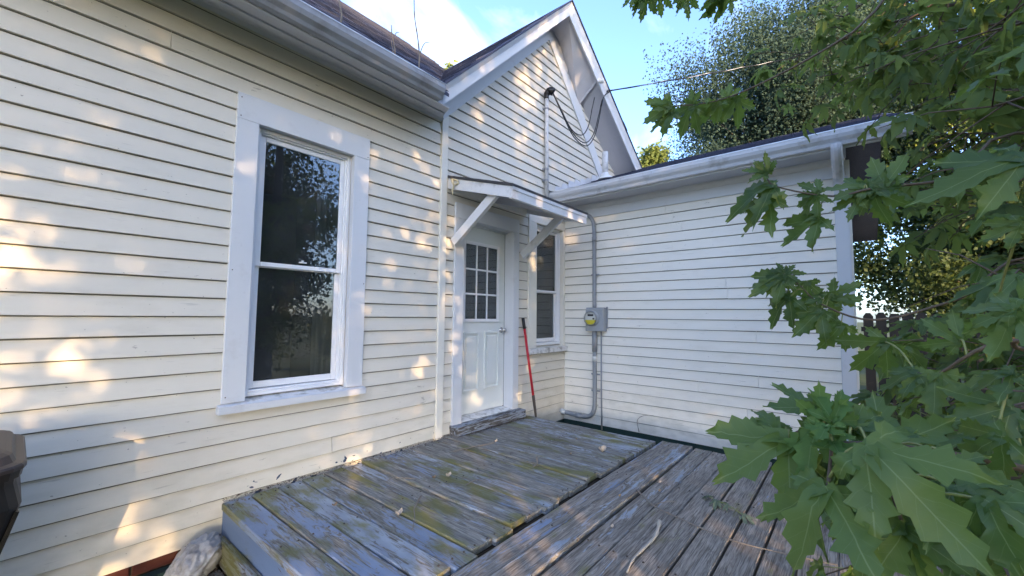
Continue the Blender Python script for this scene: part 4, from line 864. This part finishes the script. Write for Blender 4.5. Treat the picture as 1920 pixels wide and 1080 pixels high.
o = bpy.data.objects.new('leaf_litter', fast_mesh('leaf_litter', np.array(V), np.array(F), ['litter'])); C.objects.link(o); tag(kind(o, 'stuff'), 'brown crumbled leaf litter along the foot of the wall', 'leaf litter')
tag(obj('soil_heap', MB().hexa([(0.60, -0.16, GZ-0.05), (0.90, -0.16, GZ-0.05), (0.90, -0.03, GZ-0.05), (0.60, -0.03, GZ-0.05), (0.70, -0.10, -0.24), (0.90, -0.12, -0.215), (0.90, -0.032, -0.195), (0.70, -0.032, -0.22)]), 'soil'), 'dark soil heaped between the wall and deck end', 'soil')

# dark picket fence beyond the wing
fx = 9.6
fence = thing('picket_fence', 'dark brown backlit picket fence behind the maple', 'fence', (fx, -7.0, GZ))
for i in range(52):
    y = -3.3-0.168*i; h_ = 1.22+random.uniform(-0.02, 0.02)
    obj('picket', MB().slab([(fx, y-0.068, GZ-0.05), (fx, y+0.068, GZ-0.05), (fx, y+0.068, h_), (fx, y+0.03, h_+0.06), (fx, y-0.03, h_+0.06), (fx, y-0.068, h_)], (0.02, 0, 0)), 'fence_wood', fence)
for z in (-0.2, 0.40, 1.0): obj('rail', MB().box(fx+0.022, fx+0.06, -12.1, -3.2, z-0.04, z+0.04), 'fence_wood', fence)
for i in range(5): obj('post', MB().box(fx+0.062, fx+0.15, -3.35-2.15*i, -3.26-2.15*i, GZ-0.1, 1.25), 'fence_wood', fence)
# ------------------------------------------------------------------ the silver maple
def lobed_leaf(name, hi, seed, curl=0.25, fold=0.22, mats=('maple_leaf',)):
    """five deep toothed lobes fanning from the leaf base; unit length along +Y, +Z is the upper side"""
    R = random.Random(seed); vs = []; fs = []; uvs = []
    nw = 1.0 if hi else 0.86
    lobes = [(0, 1.0, 0.205*nw), (43, 0.84, 0.18*nw), (-43, 0.84, 0.18*nw), (90, 0.46, 0.125*nw), (-90, 0.46, 0.125*nw)]
    ns = 11 if hi else 7
    for li, (ang, ln, wd) in enumerate(lobes):
        ln *= R.uniform(0.92, 1.06); a = math.radians(ang+R.uniform(-5, 5)); d = Vector((math.sin(a), math.cos(a), 0)); s = Vector((math.cos(a), -math.sin(a), 0)); o_ = len(vs)
        prof_t = (0, 0.18, 0.34, 0.47, 0.57, 0.70, 0.82, 0.92, 1.0); prof_w = (0.50, 0.58, 0.66, 0.84, 1.0, 0.74, 0.50, 0.24, 0.0)
        for i in range(ns+1):
            t_ = i/ns
            tooth = (1+R.uniform(0.10, 0.42) if i % 2 == 1 else R.uniform(0.70, 0.92)) if 0.36 < t_ < 0.97 else 1.0
            w = wd*float(np.interp(t_, prof_t, prof_w))*tooth
            sk = 0.05 if (i % 2 == 1 and t_ > 0.3) else 0.0
            lift = -curl*ln*t_*t_+0.03*math.sin(t_*7+li)
            for (u, q) in ((-1, -1), (0, 0), (1, 1)):
                p = d*(ln*(t_+(sk*abs(q))))+s*(w*q); z = lift+fold*w*abs(q)+0.016*R.uniform(-1, 1)-0.002*li+0.055*q*math.sin(t_*4.2+li*1.9+seed)*t_+0.05*math.sin(seed*1.7+li+t_*3)*t_
                vs.append((p.x, p.y, z)); uvs.append((q*w*2.2, t_*ln))
        for i in range(ns):
            for k in range(2): fs.append((o_+i*3+k, o_+i*3+k+1, o_+(i+1)*3+k+1, o_+(i+1)*3+k))
    m = bpy.data.meshes.new(name); m.from_pydata(vs, [], fs); ul = m.uv_layers.new(name='UVMap')
    for lp in m.loops: ul.data[lp.index].uv = uvs[lp.vertex_index]
    m.polygons.foreach_set('use_smooth', [True]*len(m.polygons))
    for x in mats: m.materials.append(MAT[x])
    m.update(); return m
HI = [lobed_leaf('maple_leaf', True, s_, c_, f_) for s_, c_, f_ in ((1, 0.22, 0.35), (2, 0.45, 0.20), (3, 0.12, 0.55), (4, 0.60, 0.40))]
YG = [lobed_leaf('maple_leaf', True, s_, c_, f_, ('maple_young',)) for s_, c_, f_ in ((11, 0.6, 0.7), (12, -0.3, 0.6))]
LO = [lobed_leaf('maple_leaf', False, s_, c_, f_) for s_, c_, f_ in ((5, 0.3, 0.35), (6, 0.6, 0.3), (7, 0.15, 0.6), (8, 0.8, 0.5))]
def leaf_matrix(base, tip, roll=0.0, up=Vector((0, 0, 1))):
    base, tip = Vector(base), Vector(tip); y = tip-base; ln = y.length; y /= ln; x = y.cross(up)
    if x.length < 0.15: x = y.cross(CAM-base)
    x.normalize(); z = x.cross(y)
    q = Matrix.Rotation(roll, 3, y); x = q @ x; z = q @ z
    return Matrix(((x.x*ln, y.x*ln, z.x*ln, base.x), (x.y*ln, y.y*ln, z.y*ln, base.y), (x.z*ln, y.z*ln, z.z*ln, base.z), (0, 0, 0, 1)))
TB = Vector((2.9, -5.0, GZ))
maple = thing('maple_tree', 'silver maple with big lobed leaves hanging over the deck', 'tree', TB)
trunk_pts = [TB+Vector((0, 0, -0.1)), TB+Vector((0.03, 0.02, 0.8)), TB+Vector((-0.04, 0.05, 1.7)), TB+Vector((0.05, 0.0, 2.8)), TB+Vector((0.1, 0.1, 4.2)), TB+Vector((0.0, 0.2, 5.6))]
tp = smooth_path(trunk_pts, 5)
obj('trunk', MB().tube(tp, [0.17*(1-0.75*i/(len(tp)-1))+0.04*math.exp(-i*0.9) for i in range(len(tp))], 14), 'bark', maple, True)
leaves = []       # (matrix, mesh list)
stems = MB()
def twig_tube(pts, r0, n=6): 
    P = smooth_path(pts, 4); stems.tube(P, [r0*(1-0.65*i/(len(P)-1)) for i in range(len(P))], n)
    return P
from_trunk = lambda z: TB+Vector((0.02, 0.06, z-GZ))
for pl, r0 in STEMS:
    p0 = Vector(pl[0])
    if (p0-CAM).length > 1.05: pl = [from_trunk(min(4.5, max(0.5, p0.z-0.35)))]+list(pl)
    obj('branch', MB().tube(smooth_path(pl, 5), [max(0.0018, (r0*1.25 if len(pl) > 3 else r0)*(1-0.75*i/(len(smooth_path(pl, 5))-1))) for i in range(len(smooth_path(pl, 5)))], 7), 'stem_brown', maple, True)
R = random.Random(5)
stem_pts = [q for pl, r0 in STEMS for q in smooth_path(pl, 8)]
for i, (a, b) in enumerate(HAND_LEAVES):
    a, b = Vector(a), Vector(b); d = (a-CAM).length
    near = min(stem_pts, key=lambda q: (q-a).length)
    if 0.004 < (near-a).length < 0.30: stems.tube(smooth_path([near, near.lerp(a, 0.5)+Vector((0, 0, 0.012)), a], 4), [0.0016]*9, 5, 1)
    view = (CAM-a).normalized(); up = (view*0.9+Vector((0, 0, 1))*0.6+Vector((R.uniform(-.35, .35), R.uniform(-.35, .35), R.uniform(-.2, .3)))).normalized()
    young = i in (5, 6, 7, 8, 11)
    leaves.append((leaf_matrix(a, b, R.uniform(-0.35, 0.35), up), (YG if young else HI)[i % (2 if young else 4)], d))
# boughs from the trunk to their tips with drooping leaves on petioles
def bough(tip, rr):
    tip = Vector(tip); st = from_trunk(max(0.5, min(4.9, tip.z+rr.uniform(-0.7, 0.15)))); mid = st.lerp(tip, 0.5)+Vector((rr.uniform(-.15, .15), rr.uniform(-.15, .15), rr.uniform(0.05, 0.3)))
    P = smooth_path([st, mid, tip], 10)
    stems.tube(P, [0.016*(1-0.82*i/(len(P)-1)) for i in range(len(P))], 6)
    n = len(P)
    for i in range(4, n):
        side = rr.choice((-1, 1)); dirv = (P[min(i, n-1)]-P[i-1]).normalized()
        lat = dirv.cross(Vector((0, 0, 1))).normalized()
        for sgn in (-1, 1):
            sub = P[i]+(lat*sgn*rr.uniform(0.10, 0.34)+dirv*rr.uniform(0.0, 0.22)+Vector((0, 0, rr.uniform(-0.22, 0.12))))
            if rr.random() < 0.85:
                stems.tube([P[i], P[i].lerp(sub, 0.5)+Vector((0, 0, 0.02)), sub], [0.003, 0.0022, 0.0015], 4)
                for q in range(rr.choice((1, 2, 3))):
                    base = P[i].lerp(sub, rr.uniform(0.5, 1.0)); az = rr.uniform(0, 6.283); pet = Vector((math.cos(az), math.sin(az), rr.uniform(-0.5, 0.4)))*rr.uniform(0.03, 0.07)
                    b0 = base+pet; ln = rr.uniform(0.07, 0.13); out = (pet.normalized()*0.8+Vector((0, 0, -rr.uniform(0.15, 0.9)))).normalized()
                    if (b0-CAM).length < 0.75: continue
                    leaves.append((leaf_matrix(b0, b0+out*ln, rr.uniform(-0.6, 0.6)), rr.choice(LO), (b0-CAM).length))
                    stems.tube([base, b0], [0.0016, 0.0012], 3, 1)
for i, tip in enumerate(BOUGH_TIPS): bough(tip, random.Random(100+i))
# upper crown above and to the right of the picture
rr = random.Random(77)
for i in range(9):
    az = rr.uniform(0, 6.283); r = rr.uniform(0.7, 2.3); tip = TB+Vector((math.cos(az)*r, math.sin(az)*r, rr.uniform(2.6, 6.6)))
    if tip.y > -4.8: continue
    bough(tip, rr)
kind(obj('twigs', stems, ['stem_brown', 'petiole'], maple, True), 'stuff')
leaves.sort(key=lambda q: q[2])
inv = Matrix.Translation(TB).inverted()
for (M_, me, d) in leaves[:300]:
    o = bpy.data.objects.new('leaf', me); C.objects.link(o); o.parent = maple; o.matrix_local = inv @ M_
FV, FF, off, UV = [], [], 0, []
for (M_, me, d) in leaves[300:]:
    n = len(me.vertices); co = np.empty(n*3, np.float32); me.vertices.foreach_get('co', co); co = co.reshape(-1, 3)
    A3 = np.array(M_.to_3x3()); FV.append(co @ A3.T+np.array(M_.translation))
    fc = np.empty(len(me.loops), np.int32); me.loops.foreach_get('vertex_index', fc); FF.append(fc.reshape(-1, 4)+off); off += n
o = bpy.data.objects.new('foliage', fast_mesh('foliage', np.concatenate(FV)-np.array(TB), np.concatenate(FF), ['maple_fill'])); C.objects.link(o); o.parent = maple; kind(o, 'stuff')
print('maple leaves', len(leaves))

# ------------------------------------------------------------------ other trees
def leaf_cloud(cent, size, seed, flat=0.0):
    """numpy leaf clump: one folded four-point leaf per centre"""
    g = np.random.default_rng(seed); n = len(cent)
    d = g.normal(size=(n, 3)); d[:, 2] -= 0.5; d /= np.linalg.norm(d, axis=1)[:, None]
    u = g.normal(size=(n, 3)); u[:, 2] += flat; s = np.cross(d, u); s /= np.linalg.norm(s, axis=1)[:, None]; nn = np.cross(s, d)
    sz = (size*g.uniform(0.6, 1.3, n))[:, None]
    V = np.empty((n, 4, 3)); V[:, 0] = cent; V[:, 1] = cent+d*sz*0.5+s*sz*0.36+nn*sz*0.10; V[:, 2] = cent+d*sz; V[:, 3] = cent+d*sz*0.5-s*sz*0.36+nn*sz*0.10
    k = np.arange(n)[:, None]*4; F = np.concatenate([k+np.array([0, 1, 2]), k+np.array([0, 2, 3])]); return V.reshape(-1, 3), F
def tree(name, label, base, h, crown_z, rx, ry, rz, nleaf, size, mat, seed, ncl=60, spread=0.55, trunk_r=0.16, group=None):
    g = np.random.default_rng(seed); base = Vector(base); T = thing(name, label, 'tree', base, group); cc = base+Vector((0, 0, crown_z))
    tpts = smooth_path([base+Vector((0, 0, -0.1)), base+Vector((g.uniform(-.1, .1), g.uniform(-.1, .1), h*0.3)), base+Vector((g.uniform(-.25, .25), g.uniform(-.25, .25), h*0.62)), cc+Vector((0, 0, rz*0.75))], 6)
    obj('trunk', MB().tube(tpts, [trunk_r*(1-0.85*i/(len(tpts)-1))+trunk_r*0.4*math.exp(-i) for i in range(len(tpts))], 10), 'bark', T, True)
    cl = []; limbs = MB()
    while len(cl) < ncl:
        p = g.uniform(-1, 1, 3); r = np.linalg.norm(p)
        if r > 1 or r < 0.30: continue
        p = p*(1+0.22*math.sin(5*math.atan2(p[1], p[0])+seed)); cl.append(np.array(cc)+p*np.array([rx, ry, rz]))
    for c_ in cl:
        s_ = tpts[int(len(tpts)*g.uniform(0.35, 0.92))]; e_ = Vector(c_)
        limbs.tube(smooth_path([s_, s_.lerp(e_, 0.5)+Vector((g.uniform(-.15, .15), g.uniform(-.15, .15), 0.1)), e_], 3), [trunk_r*0.28*(1-0.85*i/6) for i in range(7)], 5)
    kind(obj('limbs', limbs, 'bark', T, True), 'stuff')
    w = g.uniform(0.5, 1.5, ncl); w /= w.sum(); idx = g.choice(ncl, nleaf, p=w); sg = g.uniform(0.6, 1.3, ncl)[idx]*spread
    P = np.array(cl)[idx]+np.clip(g.normal(size=(nleaf, 3)), -1.7, 1.7)*sg[:, None]*np.array([1, 1, 0.75])
    P = P[P[:, 2] > base.z+0.2]
    Vv, Ff = leaf_cloud(P, size, seed+1)
    o = bpy.data.objects.new('crown', fast_mesh('crown', Vv-np.array(base), Ff, [mat])); C.objects.link(o); o.parent = T; kind(o, 'stuff')
    return T
# behind the wing and fence
tree('grey_tree', 'tall grey green small leaved tree rising behind the wing roof', (15.2, -1.8, GZ), 8, 7.4, 2.8, 2.9, 3.9, 230000, 0.075, 'leaf_grey', 21, 110, 0.62)
tree('backyard_tree', 'broad green tree beyond the fence past the wing', (16.5, -6.2, GZ), 8, 7.6, 3.0, 3.6, 4.2, 60000, 0.14, 'maple_fill', 22, 80, 0.60)
tree('backyard_tree', 'yellow green sunlit tree beyond the fence', (20.0, -1.6, GZ), 8, 7.0, 3.0, 2.8, 4.4, 36000, 0.16, 'leaf_yellow', 23, 60, 0.65)
tree('backyard_tree', 'leafy tree far beyond the fence behind the maple', (14.0, -8.5, GZ), 8, 6.4, 3.0, 2.6, 4.8, 50000, 0.15, 'leaf_yellow', 24, 70, 0.6)
tree('backyard_tree', 'low dark tree behind the picket fence', (12.8, -5.4, GZ), 3, 2.4, 1.6, 2.0, 1.7, 26000, 0.10, 'leaf_dark', 25, 50, 0.42, 0.08)
tree('yellow_tree', 'distant yellow green tree top beside the gable eave', (27.9, 7.8, GZ), 12, 10.0, 1.8, 1.8, 2.9, 16000, 0.28, 'leaf_yellow', 26, 40, 0.55)
tree('far_tree', 'distant tree top just showing over the roof valley', (10.4, 9.0, GZ), 10, 9.7, 1.4, 1.4, 1.8, 6000, 0.16, 'leaf_yellow', 27, 24, 0.36)
# the trees across the yard behind the camera: they shade the wall and are mirrored in the panes
for i, (x, y, cz, rx, rz, n) in enumerate(((-7.5, -10.3, 4.9, 2.1, 4.6, 10500), (-4.6, -9.7, 5.0, 2.1, 4.7, 7500), (-2.3, -10.2, 5.0, 2.1, 4.7, 11500), (0.9, -9.8, 4.6, 2.1, 4.2, 52000), (4.6, -10.6, 4.1, 2.2, 3.7, 24000))):
    tree('yard_tree', ['shade tree at the west end of the yard row', 'shade tree, second from the west end of the yard row', 'shade tree in the middle of the yard row', 'shade tree, second from the east end of the yard row', 'shade tree at the east end of the yard row'][i], (x, y, GZ), 6, cz, rx, 1.8, rz, n, 0.125, 'leaf_dark', 40+i, 120, 0.45, 0.20, 'shade trees across the yard')
tree('young_tree', 'slim young tree standing in the yard before the shade trees', (-1.9, -6.6, GZ), 4, 3.6, 2.2, 1.5, 2.3, 6500, 0.10, 'maple_fill', 71, 60, 0.38, 0.09)
for i, (x, y, r_) in enumerate(((6.6, -8.6, 0.9), (3.6, -8.2, 0.7), (9.0, -8.8, 1.1))):
    tree('shrub', ['round yellow green shrub under the east shade tree', 'low yellow green shrub under the middle shade tree', 'wide yellow green shrub beyond the shade trees'][i], (x, y, GZ), 1.2, r_*0.9, r_, r_*0.8, r_*0.8, 9000, 0.07, 'leaf_yellow', 60+i, 40, 0.22, 0.03, 'shrubs across the yard')
# grass in the yard beyond the deck
g = np.random.default_rng(3); n = 26000; X = g.uniform(3.9, 9.5, n); Y = g.uniform(-7.5, -3.15, n); hh = g.uniform(0.05, 0.16, n); az = g.uniform(0, 6.283, n)
P0 = np.stack([X, Y, np.full(n, GZ-0.02)], 1); wv = np.stack([np.cos(az), np.sin(az), az*0], 1)*0.006; tipv = np.stack([np.sin(az)*hh*0.5, -np.cos(az)*hh*0.5, hh], 1)
Vv = np.stack([P0-wv, P0+wv, P0+tipv], 1).reshape(-1, 3); Ff = np.arange(n*3).reshape(-1, 3)
o = bpy.data.objects.new('grass', fast_mesh('grass', Vv, Ff, ['grass'])); C.objects.link(o); tag(kind(o, 'stuff'), 'rough green grass growing beside the wing', 'grass')
# a wilted sprig of leaves dropped on the deck
sp = thing('fallen_sprig', 'wilted leafy sprig lying on the brown deck planks', 'sprig', (2.85, -2.45, 0.0))
obj('stem', MB().tube(smooth_path([(2.93, -2.34, 0.02), (2.87, -2.42, 0.03), (2.86, -2.48, 0.025), (2.79, -2.58, 0.012)], 4), 0.0025, 5), 'petiole', sp, True)
WL = lobed_leaf('wilted_leaf', False, 31, 0.5, 0.6, ('leaf_wilted',))
inv = Matrix.Translation((2.85, -2.45, 0.0)).inverted()
for a, b in (((2.93, -2.34, 0.02), (2.98, -2.29, 0.012)), ((2.88, -2.40, 0.03), (2.81, -2.39, 0.015)), ((2.87, -2.43, 0.03), (2.93, -2.47, 0.02)), ((2.86, -2.47, 0.03), (2.83, -2.43, 0.012)), ((2.80, -2.56, 0.015), (2.76, -2.63, 0.012)), ((2.81, -2.55, 0.015), (2.85, -2.60, 0.012))):
    o = bpy.data.objects.new('leaf', WL); C.objects.link(o); o.parent = sp; o.matrix_local = inv @ leaf_matrix(a, b, R.uniform(-.5, .5))
for o in bpy.data.objects:
    if '_b' in o: del o['_b']
